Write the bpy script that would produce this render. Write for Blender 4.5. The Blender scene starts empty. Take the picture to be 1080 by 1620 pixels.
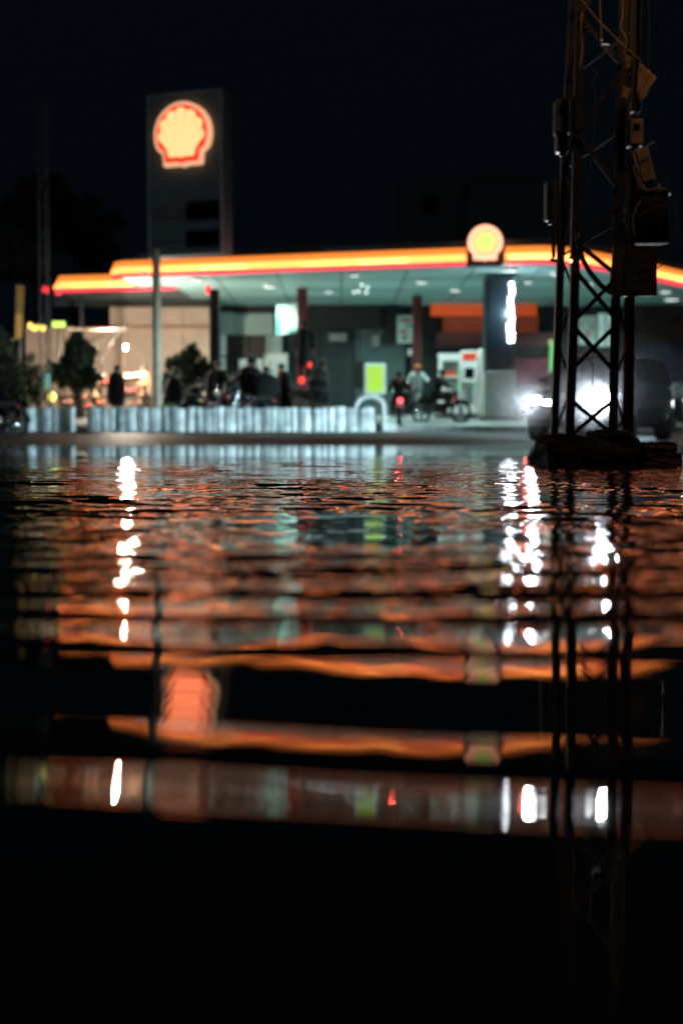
import bpy, bmesh, math, random
import numpy as np
from mathutils import Vector, Matrix, Euler
random.seed(7)
C = bpy.context.scene.collection
SC = bpy.context.scene
R = math.radians
# ------------------------------------------------------------------ camera
CAM_H = 0.30
PITCH = math.atan(132/2250)
cd = bpy.data.cameras.new('camera'); cam = bpy.data.objects.new('camera', cd); C.objects.link(cam)
cam.location = (0, 0, CAM_H); cam.rotation_euler = (R(90)-PITCH, 0, 0)
cd.sensor_fit = 'VERTICAL'; cd.sensor_height = 36; cd.lens = 50; cd.clip_start = 0.02; cd.clip_end = 2000
cd.dof.use_dof = True; cd.dof.focus_distance = 7.4; cd.dof.aperture_fstop = 1.45; cd.dof.aperture_blades = 0
SC.camera = cam
# ------------------------------------------------------------------ world, moon, exposure
W = bpy.data.worlds.new('World'); SC.world = W; W.use_nodes = True
nt = W.node_tree; bg = nt.nodes['Background']
sky = nt.nodes.new('ShaderNodeTexSky'); sky.sky_type = 'NISHITA'; sky.sun_disc = False
sky.sun_elevation = R(-4); sky.sun_rotation = R(200)
tint = nt.nodes.new('ShaderNodeMix'); tint.data_type = 'RGBA'; tint.blend_type = 'MIX'
tint.inputs[0].default_value = 0.93; tint.inputs[7].default_value = (0.009, 0.024, 0.040, 1)
nt.links.new(sky.outputs[0], tint.inputs[6]); nt.links.new(tint.outputs[2], bg.inputs[0])
bg.inputs[1].default_value = 0.1
ml = bpy.data.lights.new('moon', 'SUN'); ml.energy = 0.012; ml.angle = R(0.5); ml.color = (0.6, 0.8, 1.0)
mo = bpy.data.objects.new('moon', ml); mo.rotation_euler = (R(50), 0, R(30)); C.objects.link(mo)
SC.view_settings.view_transform = 'Standard'; SC.view_settings.look = 'None'
SC.view_settings.exposure = 0; SC.view_settings.gamma = 1
cy = SC.cycles
cy.use_denoising = True; cy.caustics_reflective = False; cy.caustics_refractive = False
cy.max_bounces = 6; cy.diffuse_bounces = 3; cy.glossy_bounces = 4; cy.sample_clamp_indirect = 6
cy.use_light_tree = True; cy.blur_glossy = 0.0

# ------------------------------------------------------------------ helpers
def P(px, py, D):
    """world point seen at photograph pixel (px,py) at distance D along +Y"""
    v = Vector(((px-540)/2250, 1.0, -(py-810)/2250))
    c, s = math.cos(-PITCH), math.sin(-PITCH)
    d = Vector((v.x, v.y*c - v.z*s, v.y*s + v.z*c))
    return Vector((0, 0, CAM_H)) + d*(D/d.y)
def S(n, D): return n*D/2250.0

MATS = {}
def mat(name, col, rough=0.6, metal=0.0, emit=None, es=1.0, var=0.25, scale=6.0, bump=0.0, spec=0.5):
    if name in MATS: return MATS[name]
    m = bpy.data.materials.new(name); m.use_nodes = True
    t = m.node_tree; b = t.nodes['Principled BSDF']
    b.inputs['Roughness'].default_value = rough; b.inputs['Metallic'].default_value = metal
    b.inputs['Specular IOR Level'].default_value = spec
    tc = t.nodes.new('ShaderNodeTexCoord')
    n = t.nodes.new('ShaderNodeTexNoise'); n.inputs['Scale'].default_value = scale; n.inputs['Detail'].default_value = 5
    t.links.new(tc.outputs['Object'], n.inputs['Vector'])
    r = t.nodes.new('ShaderNodeValToRGB')
    r.color_ramp.elements[0].position = 0.3; r.color_ramp.elements[1].position = 0.72
    r.color_ramp.elements[0].color = tuple(c*(1-var) for c in col)+(1,)
    r.color_ramp.elements[1].color = tuple(min(1, c*(1+var*0.6)) for c in col)+(1,)
    t.links.new(n.outputs['Fac'], r.inputs[0]); t.links.new(r.outputs[0], b.inputs['Base Color'])
    if bump:
        bp = t.nodes.new('ShaderNodeBump'); bp.inputs['Strength'].default_value = 1; bp.inputs['Distance'].default_value = bump
        t.links.new(n.outputs['Fac'], bp.inputs['Height']); t.links.new(bp.outputs[0], b.inputs['Normal'])
    if emit:
        b.inputs['Emission Color'].default_value = tuple(emit)+(1,); b.inputs['Emission Strength'].default_value = es
    MATS[name] = m
    return m

class MB:
    def __init__(s): s.b = bmesh.new()
    def box(s, c, d, rz=0, rx=0, ry=0, bev=0):
        M = Matrix.Translation(c) @ Euler((rx, ry, rz)).to_matrix().to_4x4() @ Matrix.Diagonal((d[0], d[1], d[2], 1))
        g = bmesh.ops.create_cube(s.b, size=1, matrix=M)
        if bev:
            es = list({e for v in g['verts'] for e in v.link_edges})
            bmesh.ops.bevel(s.b, geom=es, offset=bev, segments=2, affect='EDGES', profile=0.6)
        return s
    def cyl(s, p0, p1, r0, r1=None, n=12):
        p0 = Vector(p0); p1 = Vector(p1); r1 = r0 if r1 is None else r1
        d = p1-p0
        q = d.to_track_quat('Z', 'Y').to_matrix().to_4x4()
        bmesh.ops.create_cone(s.b, cap_ends=True, segments=n, radius1=r0, radius2=r1, depth=d.length,
                              matrix=Matrix.Translation((p0+p1)/2) @ q)
        return s
    def bar(s, p0, p1, w, h=None):
        p0 = Vector(p0); p1 = Vector(p1); d = p1-p0
        q = d.to_track_quat('Z', 'Y').to_matrix().to_4x4()
        bmesh.ops.create_cube(s.b, size=1, matrix=Matrix.Translation((p0+p1)/2) @ q @ Matrix.Diagonal((w, h or w, d.length, 1)))
        return s
    def angle(s, p0, p1, w, t, sx=1, sy=1):   # an L-shaped steel angle
        p0 = Vector(p0); p1 = Vector(p1)
        s.bar(p0+Vector((sx*w/2, sy*t/2, 0)), p1+Vector((sx*w/2, sy*t/2, 0)), w, t) if False else None
        for off, dx, dy in (((sx*w/2, 0), w, t), ((0, sy*(w/2+t/2)), t, w)):
            vs = []
            for pp in (p0, p1):
                for a, b_ in ((-1, -1), (1, -1), (1, 1), (-1, 1)):
                    vs.append(s.b.verts.new((pp.x+off[0]+a*dx/2, pp.y+off[1]+b_*dy/2, pp.z)))
            for f in ((0, 1, 2, 3), (7, 6, 5, 4), (0, 4, 5, 1), (1, 5, 6, 2), (2, 6, 7, 3), (3, 7, 4, 0)):
                s.b.faces.new([vs[i] for i in f])
        return s
    def ball(s, c, r, sub=2):
        r = (r, r, r) if not hasattr(r, '__len__') else r
        bmesh.ops.create_icosphere(s.b, subdivisions=sub, radius=1, matrix=Matrix.Translation(c) @ Matrix.Diagonal((r[0], r[1], r[2], 1)))
        return s
    def tube(s, pts, r, n=8):
        pts = [Vector(p) for p in pts]; rings = []
        up = Vector((0.13, 0.21, 1)).normalized()
        for i, p in enumerate(pts):
            d = (pts[min(i+1, len(pts)-1)]-pts[max(i-1, 0)]).normalized()
            a = d.cross(up)
            if a.length < 1e-3: a = d.cross(Vector((1, 0, 0)))
            a.normalize(); b_ = d.cross(a).normalized()
            rr = r[i] if hasattr(r, '__len__') else r
            rings.append([s.b.verts.new(p+a*math.cos(2*math.pi*k/n)*rr+b_*math.sin(2*math.pi*k/n)*rr) for k in range(n)])
        for A, B in zip(rings, rings[1:]):
            for k in range(n): s.b.faces.new((A[k], A[(k+1) % n], B[(k+1) % n], B[k]))
        s.b.faces.new(rings[0]); s.b.faces.new(rings[-1][::-1])
        return s
    def prism(s, out, y0, y1):    # outline in x,z ; from y0 to y1
        a = [s.b.verts.new((x, y0, z)) for x, z in out]; b_ = [s.b.verts.new((x, y1, z)) for x, z in out]
        n = len(out)
        s.b.faces.new(a); s.b.faces.new(b_[::-1])
        for i in range(n): s.b.faces.new((a[i], b_[i], b_[(i+1) % n], a[(i+1) % n]))
        return s
    def ringprism(s, o, i_, y0, y1):   # a band between two outlines with equal counts
        n = len(o); L = []
        for y in (y0, y1):
            L.append(([s.b.verts.new((x, y, z)) for x, z in o], [s.b.verts.new((x, y, z)) for x, z in i_]))
        for k in range(n):
            j = (k+1) % n
            s.b.faces.new((L[0][0][k], L[0][0][j], L[0][1][j], L[0][1][k]))
            s.b.faces.new((L[1][0][j], L[1][0][k], L[1][1][k], L[1][1][j]))
            s.b.faces.new((L[0][0][j], L[0][0][k], L[1][0][k], L[1][0][j]))
            s.b.faces.new((L[0][1][k], L[0][1][j], L[1][1][j], L[1][1][k]))
        return s
    def loft(s, rings):
        rr = [[s.b.verts.new(p) for p in r] for r in rings]; n = len(rr[0])
        for A, B in zip(rr, rr[1:]):
            for k in range(n): s.b.faces.new((A[k], A[(k+1) % n], B[(k+1) % n], B[k]))
        s.b.faces.new(rr[0][::-1]); s.b.faces.new(rr[-1])
        return s
    def build(s, name, m, parent=None, smooth=False):
        bmesh.ops.recalc_face_normals(s.b, faces=s.b.faces)
        me = bpy.data.meshes.new(name); s.b.to_mesh(me); s.b.free()
        if smooth:
            for p in me.polygons: p.use_smooth = True
        me.materials.append(m)
        o = bpy.data.objects.new(name, me); C.objects.link(o)
        if parent is not None: o.parent = parent
        return o

def thing(name, label, cat, loc=(0, 0, 0), rz=0, group=None):
    o = bpy.data.objects.new(name, None); C.objects.link(o); o.empty_display_size = 0.2
    o.location = loc; o.rotation_euler = (0, 0, rz); o['label'] = label; o['category'] = cat
    if group: o['group'] = group
    return o
def tag(o, label, cat, group=None):
    o['label'] = label; o['category'] = cat
    if group: o['group'] = group
    return o
def struct(o): o['kind'] = 'structure'; return o
def copy_tree(o, parent=None):
    c = o.copy(); C.objects.link(c); c.parent = parent
    for ch in list(o.children): copy_tree(ch, c)
    return c
def light(name, kind, loc, energy, col, parent=None, rot=None, **kw):
    l = bpy.data.lights.new(name, kind); l.energy = energy; l.color = col
    for k, v in kw.items(): setattr(l, k, v)
    o = bpy.data.objects.new(name, l); C.objects.link(o); o.location = loc
    if rot: o.rotation_euler = rot
    if parent is not None: o.parent = parent
    return o
def text(s, size, loc, rot, m, parent, name='lettering', ext=0.006):
    c = bpy.data.curves.new(name, 'FONT'); c.body = s; c.size = size; c.extrude = ext
    c.align_x = 'CENTER'; c.align_y = 'CENTER'; c.materials.append(m)
    tmp = bpy.data.objects.new(name, c); me = bpy.data.meshes.new_from_object(tmp); bpy.data.objects.remove(tmp)
    if not me.materials: me.materials.append(m)
    o = bpy.data.objects.new(name, me); C.objects.link(o); o.location = loc; o.rotation_euler = rot; o.parent = parent
    return o
def loose_mesh(name, verts, faces, m, parent=None, smooth=False):
    me = bpy.data.meshes.new(name); me.from_pydata([tuple(v) for v in verts], [], faces); me.update()
    if smooth:
        for p in me.polygons: p.use_smooth = True
    me.materials.append(m); o = bpy.data.objects.new(name, me); C.objects.link(o)
    if parent is not None: o.parent = parent
    return o

# ------------------------------------------------------------------ materials
M_steel = mat('weathered_steel', (0.045, 0.042, 0.04), 0.55, 0.3, var=0.5, scale=14)
M_steel_r = mat('rusty_steel', (0.10, 0.065, 0.045), 0.7, 0.2, var=0.5, scale=20)
M_black = mat('black_paint', (0.012, 0.014, 0.017), 0.4)
M_dark = mat('dark_cloth', (0.006, 0.007, 0.008), 0.9)
M_rubber = mat('tyre_rubber', (0.02, 0.02, 0.02), 0.8)
M_chrome = mat('chrome', (0.6, 0.62, 0.65), 0.18, 1.0, var=0.1)
M_white = mat('white_paint', (0.78, 0.8, 0.8), 0.45, var=0.12, scale=3)
M_grey = mat('grey_paint', (0.28, 0.30, 0.31), 0.5, var=0.2)
M_skin = mat('skin', (0.30, 0.17, 0.11), 0.6, var=0.1)
M_hair = mat('hair', (0.012, 0.010, 0.009), 0.7)
M_glass_dark = mat('dark_glass', (0.01, 0.012, 0.015), 0.06, 0, var=0.1)
M_concrete = mat('concrete', (0.26, 0.26, 0.25), 0.8, var=0.3, scale=2.5, bump=0.004)
M_leaf = mat('leaf', (0.035, 0.055, 0.022), 0.6, var=0.4, scale=3)
M_leaf_pale = mat('pale_leaf', (0.14, 0.15, 0.08), 0.6, var=0.4, scale=5)
M_bark = mat('bark', (0.07, 0.05, 0.035), 0.9, var=0.4)

# ------------------------------------------------------------------ ground, road
def edge_y(x):
    t = min(1, max(0, (x-1.2)/4.0)); return 26.0 + 7.0*t*t*(3-2*t)
xs = [-300, -80, -30, -20, -14] + [-12+0.75*i for i in range(33)] + [14, 17, 22, 30, 80, 300]
rows = [-40, 0, 10, 18]
V = []; F = []
fr = [-40, 0, 10, 18] + [20+0.5*i for i in range(43)]
for y in fr:
    for x in xs:
        e = edge_y(x)
        z = (y-e)/(40.0-e)*0.21 if y > e else max(-0.2, (y-e)*0.02)
        if y > e: z += 0.006*math.sin(x*1.7+y*.9)*math.sin(y*1.3)
        V.append((x, y, z))
nx = len(xs)
for j in range(len(fr)-1):
    for i in range(nx-1):
        a = j*nx+i; F.append((a, a+1, a+nx+1, a+nx))
M_road = mat('wet_asphalt', (0.013, 0.015, 0.017), 0.6, var=0.4, scale=3.0, bump=0.006, spec=0.12)
struct(loose_mesh('road', V, F, M_road, smooth=True))
prof = [(41.0, -0.1), (41.02, 0.36), (41.25, 0.37), (47, 0.72), (60, 0.85), (90, 0.9), (160, 0.9), (900, 0.9)]
V = []; F = []
gx = [-600, -60, -20, -10, 0, 10, 20, 60, 600]
for y, z in prof:
    for x in gx: V.append((x, y, z))
for j in range(len(prof)-1):
    for i in range(len(gx)-1):
        a = j*len(gx)+i; F.append((a, a+1, a+len(gx)+1, a+len(gx)))
M_fore = mat('forecourt_concrete', (0.36, 0.37, 0.36), 0.5, var=0.3, scale=0.8, bump=0.003)
struct(loose_mesh('forecourt_ground', V, F, M_fore))
def fz(y):
    for (a, za), (b, zb) in zip(prof[1:], prof[2:]):
        if a <= y <= b: return za+(zb-za)*(y-a)/(b-a)
    return 0.9

# ------------------------------------------------------------------ water
def water():
    f = 2250.0
    def dep(py): return math.atan((py-810)/f)+PITCH
    D_of = lambda py: CAM_H/math.tan(dep(py))
    pys = np.concatenate([np.arange(1720, 1000, -1.6), np.arange(1000, 701, -0.7)])
    D = np.array([D_of(p) for p in pys])
    D = np.concatenate([np.array([-30, -5, -1, 0.0, 0.2, 0.3, 0.36]), D, np.array([30, 35, 39])])
    D = np.unique(D)
    # long-crested swell near the lens: each row lists (picture row, height mirrored there in px above the horizon); G = a dark front face
    G = None
    tab = [(1720, G), (1286, G), (1281, 420), (1275, 250), (1268, 120), (1259, 60), (1251, 56), (1243, 130), (1236, 262), (1231, 430), (1227, G), (1184, G), (1181, 470), (1177, 300),
           (1170, 262), (1163, 285), (1158, 440), (1148, 462), (1120, 462), (1100, 470), (1080, 462), (1068, 455), (1062, 300), (1054, 262), (1046, 275), (1037, 440), (1032, G), (1023, G),
           (1018, 270), (1009, 240), (1001, 60), (998, 62), (992, 230), (988, 270), (984, G), (976, G), (971, 270), (961, 230), (957, 70), (954, 230), (950, 270), (946, G), (938, G), (932, 270), (920, 240), (912, 270), (908, G), (898, G), (891, 270), (879, 235), (871, 270), (866, G), (858, G), (850, 220), (800, 120), (700, 20)]
    rows_ = [(y, (0 if e is None else e), e is None) for y, e in tab][::-1]
    ty = np.array([r_[0] for r_ in rows_], float)
    def target(py, z):
        j = int(np.clip(np.searchsorted(ty, py)-1, 0, len(ty)-2)); t_ = (py-ty[j])/(ty[j+1]-ty[j])
        gap = py-678+10+f*np.clip(-z*26.0, -0.02, 0.30)
        gap = max(gap, 560)
        e0 = gap if rows_[j][2] else rows_[j][1]; e1 = gap if rows_[j+1][2] else rows_[j+1][1]
        return e0+(e1-e0)*t_
    vv = np.arange(0.40, 4.6, 0.001); zz = np.zeros_like(vv); z = 0.0
    for i in range(1, len(vv)):
        v = vv[i]; dep_ = (CAM_H-z)/v; py = 810+f*math.tan(math.atan(dep_)-PITCH)
        fade = min(1, max(0, (3.9-v)/1.6)); fade = fade*fade*(3-2*fade)*min(1, max(0, (v-0.62)/0.25))
        e = target(py, z)/f
        sl = math.tan((math.atan(e)+CAM_H/42-math.atan(dep_))/2)*fade - z*(1-fade)*2.0
        z += float(np.clip(sl, -0.16, 0.26))*0.001; zz[i] = z
    kk = np.hanning(13); kk /= kk.sum(); zz = np.convolve(np.pad(zz, 6, mode='edge'), kk, 'valid')
    print('SWELL', [(round(float(v), 2), round(float(z_)*1000, 1)) for v, z_ in zip(vv[::150], zz[::150])])
    ui = np.linspace(-1, 1, 430)
    u = np.concatenate([[-60, -20, -8, -4, -2.5, -1.7, -1.3, -1.1], ui, [1.1, 1.3, 1.7, 2.5, 4, 8, 20, 60]])
    DD, UU = np.meshgrid(D, u, indexing='ij')
    X = UU*(0.255*np.maximum(DD, 0.6)+0.02); Y = DD
    rng = np.random.RandomState(11)
    slant = 0.16*X*np.clip(2.4-1.0*Y, 0, 1) + 0.022*np.sin(X*4.5+1)*np.clip(Y-0.7, 0, 1)+0.012*np.sin(X*11+Y*5)*np.clip(Y-0.8, 0, 1)+0.007*np.sin(X*23-Y*9)*np.clip(Y-1.1, 0, 1)
    Z = np.interp(np.clip(Y+slant, vv[0], vv[-1]), vv, zz)*np.where(Y < 0.3, 0, 1)
    spacing = np.maximum(DD, 0.5)**2/675*0.7
    def env(y):
        return np.interp(y, [0.7, 1.7, 2.3, 2.8, 3.6, 6.5, 8.2, 9.5, 11, 13, 16, 22, 30], [0.0, 0.03, 0.12, 0.40, 0.80, 1.0, 0.9, 0.65, 0.9, 0.6, 0.18, 0.06, 0.03])
    EN = env(Y)
    # gusty patches in the ripple strength
    g = 1+0.75*np.sin(X*1.3+Y*0.9+1)*np.sin(Y*1.9-X*0.7)+0.5*np.sin(X*3.1-Y*2.3)*np.sin(Y*3.7+X)
    EN = EN*np.clip(g, 0.12, 2.3)
    n = 150
    for i in range(n):
        lam = 0.035*(14.0**(rng.rand()**1.25))
        th = rng.normal(0, 0.55); kx, ky = 2*math.pi/lam*math.sin(th), 2*math.pi/lam*math.cos(th)
        a = RIPPLE/math.sqrt(n/2.0)*lam/(2*math.pi)
        w = np.clip(lam/(2.6*spacing)-0.5, 0, 1)
        Z += a*w*EN*np.sin(kx*X+ky*Y+rng.rand()*6.283)
    nr, nc = Z.shape
    me = bpy.data.meshes.new('water')
    co = np.stack([X, Y, Z], -1).reshape(-1, 3).astype(np.float32)
    idx = np.arange(nr*nc).reshape(nr, nc)
    q = np.stack([idx[:-1, :-1], idx[:-1, 1:], idx[1:, 1:], idx[1:, :-1]], -1).reshape(-1, 4)
    me.vertices.add(len(co)); me.vertices.foreach_set('co', co.ravel())
    me.loops.add(q.size); me.loops.foreach_set('vertex_index', q.ravel().astype(np.int32))
    me.polygons.add(len(q)); me.polygons.foreach_set('loop_start', (np.arange(len(q))*4).astype(np.int32))
    me.polygons.foreach_set('loop_total', np.full(len(q), 4, np.int32))
    me.polygons.foreach_set('use_smooth', np.ones(len(q), bool))
    me.update(calc_edges=True)
    m = bpy.data.materials.new('murky_water'); m.use_nodes = True; t = m.node_tree
    b = t.nodes['Principled BSDF']; b.inputs['Base Color'].default_value = (0.035, 0.038, 0.036, 1)
    b.inputs['Roughness'].default_value = 0.015; b.inputs['IOR'].default_value = 1.33
    ge = t.nodes.new('ShaderNodeNewGeometry'); sp = t.nodes.new('ShaderNodeSeparateXYZ'); t.links.new(ge.outputs['Position'], sp.inputs[0])
    mp = t.nodes.new('ShaderNodeMapping'); mp.inputs['Scale'].default_value = (1, 1.7, 1); t.links.new(ge.outputs['Position'], mp.inputs[0])
    no = t.nodes.new('ShaderNodeTexNoise'); no.inputs['Scale'].default_value = 3.2; no.inputs['Detail'].default_value = 3
    t.links.new(mp.outputs[0], no.inputs['Vector'])
    mr = t.nodes.new('ShaderNodeMapRange'); mr.inputs['From Min'].default_value = 5; mr.inputs['From Max'].default_value = 9
    mr.inputs['To Min'].default_value = 0; mr.inputs['To Max'].default_value = 1; t.links.new(sp.outputs[1], mr.inputs[0])
    mr2 = t.nodes.new('ShaderNodeMapRange'); mr2.inputs['From Min'].default_value = 10; mr2.inputs['From Max'].default_value = 16
    mr2.inputs['To Min'].default_value = 1; mr2.inputs['To Max'].default_value = 0.03; t.links.new(sp.outputs[1], mr2.inputs[0])
    mu = t.nodes.new('ShaderNodeMath'); mu.operation = 'MULTIPLY'; t.links.new(mr.outputs[0], mu.inputs[0]); t.links.new(mr2.outputs[0], mu.inputs[1])
    bp = t.nodes.new('ShaderNodeBump'); bp.inputs['Distance'].default_value = FAR_BUMP
    t.links.new(mu.outputs[0], bp.inputs['Strength']); t.links.new(no.outputs['Fac'], bp.inputs['Height']); t.links.new(bp.outputs[0], b.inputs['Normal'])
    me.materials.append(m)
    o = bpy.data.objects.new('water', me); C.objects.link(o); struct(o)
FLARE_DENSITY = 0.028; RIPPLE = 0.1; FAR_BUMP = 0.03; WAVE_LEVEL = 0.6
water()

# ------------------------------------------------------------------ scallop emblem (outline in unit coordinates, z up)
def scallop(k=1.0, n=40):
    pts = []
    for i in range(n+1):
        a = R(-27+234*i/n); pts.append((k*math.cos(a), k*math.sin(a)*1.0))
    pts += [(-0.70*k, -0.60*k), (-0.66*k, -0.98*k-(k-0.9)*0.1), (-0.18*k, -0.98*k), (0, -1.03*k), (0.18*k, -0.98*k), (0.66*k, -0.98*k), (0.70*k, -0.60*k)]
    return pts
def fan(k=1.0):
    pts = []; lobes = 7; a0, a1 = -22, 202
    for l in range(lobes):
        for j in range(7):
            t = (l+j/6.0)/lobes; a = R(a0+(a1-a0)*t)
            r = k*(0.90+0.12*math.sin(math.pi*j/6.0))
            pts.append((r*math.cos(a), r*math.sin(a)))
    pts += [(-0.62*k, -0.62*k), (-0.56*k, -0.90*k), (-0.15*k, -0.90*k), (0, -0.95*k), (0.15*k, -0.90*k), (0.56*k, -0.90*k), (0.62*k, -0.62*k)]
    return pts
def emblem(parent, loc, r, mr, md, mf, mg, depth, kr=0.90, kf=0.80, ribs=True):
    root = bpy.data.objects.new('scallop_emblem', None); C.objects.link(root); root.parent = parent; root.location = loc
    sc = lambda pts, k=1: [(x*r*k, z*r*k) for x, z in pts]
    MB().prism(sc(scallop(1.0)), -depth, 0).build('rim', mr, root)
    MB().prism(sc(scallop(kr)), -depth-0.03, -depth+0.002).build('red_border', md, root)
    MB().prism(sc(fan(kf)), -depth-0.06, -depth-0.028).build('fan', mf, root)
    if not ribs: return root
    g = MB()
    for l in range(1, 7):
        a = R(-22+224*l/7.0); c0 = Vector((0.34*math.cos(a)*r, 0, (-0.30+0.48*math.sin(a))*r)); c1 = Vector((0.72*math.cos(a)*r, 0, 0.72*math.sin(a)*r))
        dn = (c1-c0).normalized(); pn = Vector((-dn.z, 0, dn.x))
        w = 0.024*r
        out = [c1+pn*w, c1-pn*w, c0-pn*w*0.15, c0+pn*w*0.15]
        g.prism([(p.x, p.z) for p in out], -depth-0.064, -depth-0.058)
    g.build('ridge_lines', mg, root)
    return root

# ------------------------------------------------------------------ price sign
E_rim = mat('emblem_rim_lit', (0.8, 0.6, 0.45), 0.4, emit=(1.0, 0.50, 0.27), es=0.95)
E_red = mat('emblem_red_lit', (0.6, 0.02, 0.01), 0.4, emit=(1.0, 0.035, 0.006), es=0.8)
E_fan = mat('emblem_yellow_lit', (0.8, 0.5, 0.1), 0.4, emit=(3.5, 0.78, 0.33), es=1.0)
E_ridge = mat('emblem_ridge_lit', (0.8, 0.6, 0.2), 0.4, emit=(2.6, 0.42, 0.11), es=1.0)
M_sign = mat('faded_sign_face', (0.13, 0.135, 0.14), 0.75, var=0.25, scale=1.2)
M_signedge = mat('sign_edge_blue', (0.05, 0.10, 0.13), 0.5)
M_redtext = mat('faded_red_lettering', (0.14, 0.03, 0.02), 0.7)
D = 38.0
b0 = P(247, 640, D); zg = fz(43)
rz = R(-22)
sign = thing('price_sign', 'tall price sign board with a glowing scallop emblem on a single pale pole', 'fuel sign', (b0.x, 41.3, 0.37))
D = 41.3
b0 = P(247, 640, D); sign.location = (b0.x, D, 0.37)
zt = P(0, 146, D).z-0.37; zb = P(0, 404, D).z-0.37
bw = S(120, D)/math.cos(rz)
x0 = S(232-247, D)
brd = bpy.data.objects.new('board', None); C.objects.link(brd); brd.parent = sign; brd.location = (x0+S(3, D), 0.42, 0); brd.rotation_euler = (0, 0, rz)
zc = (zt+zb)/2
MB().box((bw/2, 0.34, zc), (bw, 0.62, zt-zb), bev=0.02).build('casing', M_signedge, brd)
MB().box((bw/2, 0.0, zc), (bw-0.10, 0.06, zt-zb-0.14)).build('face', M_sign, brd)
fr_ = MB()
for xx in (0.02, bw-0.02): fr_.box((xx, 0.0, zc), (0.05, 0.10, zt-zb))
fr_.box((bw/2, 0.0, zt-0.03), (bw, 0.09, 0.05)); fr_.box((bw/2, 0, zb+0.03), (bw, 0.09, 0.06))
fr_.build('frame', M_grey, brd)
for py0, py1 in ((320, 350), (366, 393)):
    za, zb_ = P(0, py0, D).z-0.37, P(0, py1, D).z-0.37
    MB().box((bw*0.745, -0.035, (za+zb_)/2), (bw*0.46, 0.03, za-zb_)).build('price_display', mat('matt_black_display', (0.004, 0.004, 0.005), 0.9, spec=0.05), brd)
for s_, py, sz, xx in (('Super', 329, 0.24, 0.23), ('Unleaded', 343, 0.24, 0.27), ('Diesel', 382, 0.30, 0.24)):
    text(s_, sz, (bw*xx, -0.036, P(0, py, D).z-0.37), (R(90), 0, 0), M_redtext, brd)
emblem(brd, (bw*0.51, -0.02, P(0, 214, D).z-0.37), S(49, D), E_rim, E_red, E_fan, E_ridge, 0.20)
M_pole = mat('pale_pole_paint', (0.55, 0.50, 0.38), 0.45, var=0.2)
MB().cyl((0, 0.3, 0), (0, 0.3, zb+0.2), 0.135, 0.12, 20).build('pole', M_pole, sign, True)
MB().box((0, 0.3, 0.03), (0.5, 0.5, 0.06)).build('base_plate', M_steel, sign)

# ------------------------------------------------------------------ canopies
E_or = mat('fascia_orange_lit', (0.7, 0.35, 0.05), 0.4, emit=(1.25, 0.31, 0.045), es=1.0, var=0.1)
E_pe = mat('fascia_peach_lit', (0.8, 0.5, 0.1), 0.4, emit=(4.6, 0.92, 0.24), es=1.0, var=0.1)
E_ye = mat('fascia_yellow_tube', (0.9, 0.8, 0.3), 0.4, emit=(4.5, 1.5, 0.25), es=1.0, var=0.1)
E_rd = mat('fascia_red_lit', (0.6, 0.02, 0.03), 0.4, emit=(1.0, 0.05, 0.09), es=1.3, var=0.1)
M_under = mat('canopy_soffit', (0.36, 0.60, 0.60), 0.5, var=0.12, scale=1.0)
M_roofm = mat('canopy_roof_metal', (0.10, 0.13, 0.14), 0.5)
E_down = mat('downlight_glow', (1, 1, 1), 0.3, emit=(0.85, 1.0, 0.97), es=1.1)
def strip_path(pts, prof, name, m, parent):
    """extrude a profile [(out, z)...] along a plan path; out is towards the viewer side (left normal)"""
    rings = []
    for i, p in enumerate(pts):
        a = Vector(pts[max(0, i-1)]); b = Vector(pts[min(len(pts)-1, i+1)]); d = (b-a).normalized(); nrm = Vector((d.y, -d.x))
        rings.append([(p[0]+nrm.x*o, p[1]+nrm.y*o, z) for o, z in prof])
    return MB().loft(rings).build(name, m, parent)
def smooth_path(pts, n=6):
    out = []
    for i in range(len(pts)-1):
        p0 = Vector(pts[max(0, i-1)]); p1 = Vector(pts[i]); p2 = Vector(pts[i+1]); p3 = Vector(pts[min(len(pts)-1, i+2)])
        for k in range(n):
            t = k/n
            out.append(tuple(0.5*((2*p1)+(p2-p0)*t+(2*p0-5*p1+4*p2-p3)*t*t+(3*p1-p0-3*p2+p3)*t**3)))
    out.append(tuple(pts[-1])); return out
def sub(pts, t0, t1):   # part of a path by fraction
    L = [0]
    for a, b in zip(pts, pts[1:]): L.append(L[-1]+(Vector(b)-Vector(a)).length)
    def at(t):
        s = t*L[-1]
        for i in range(len(L)-1):
            if L[i] <= s <= L[i+1]+1e-9:
                k = (s-L[i])/max(1e-9, L[i+1]-L[i]); return tuple(Vector(pts[i]).lerp(Vector(pts[i+1]), k))
        return pts[-1]
    ts = [t0]+[l/L[-1] for l in L if t0 < l/L[-1] < t1]+[t1]
    return [at(t) for t in ts]
ZC = 5.06
TUBES = [E_ye, mat('fascia_yellow_tube_dim', (0.9, 0.8, 0.3), 0.4, emit=(3.2, 0.85, 0.16), es=1.0), mat('fascia_yellow_tube_hot', (0.9, 0.8, 0.3), 0.4, emit=(5.5, 2.2, 0.5), es=1.0)]
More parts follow.
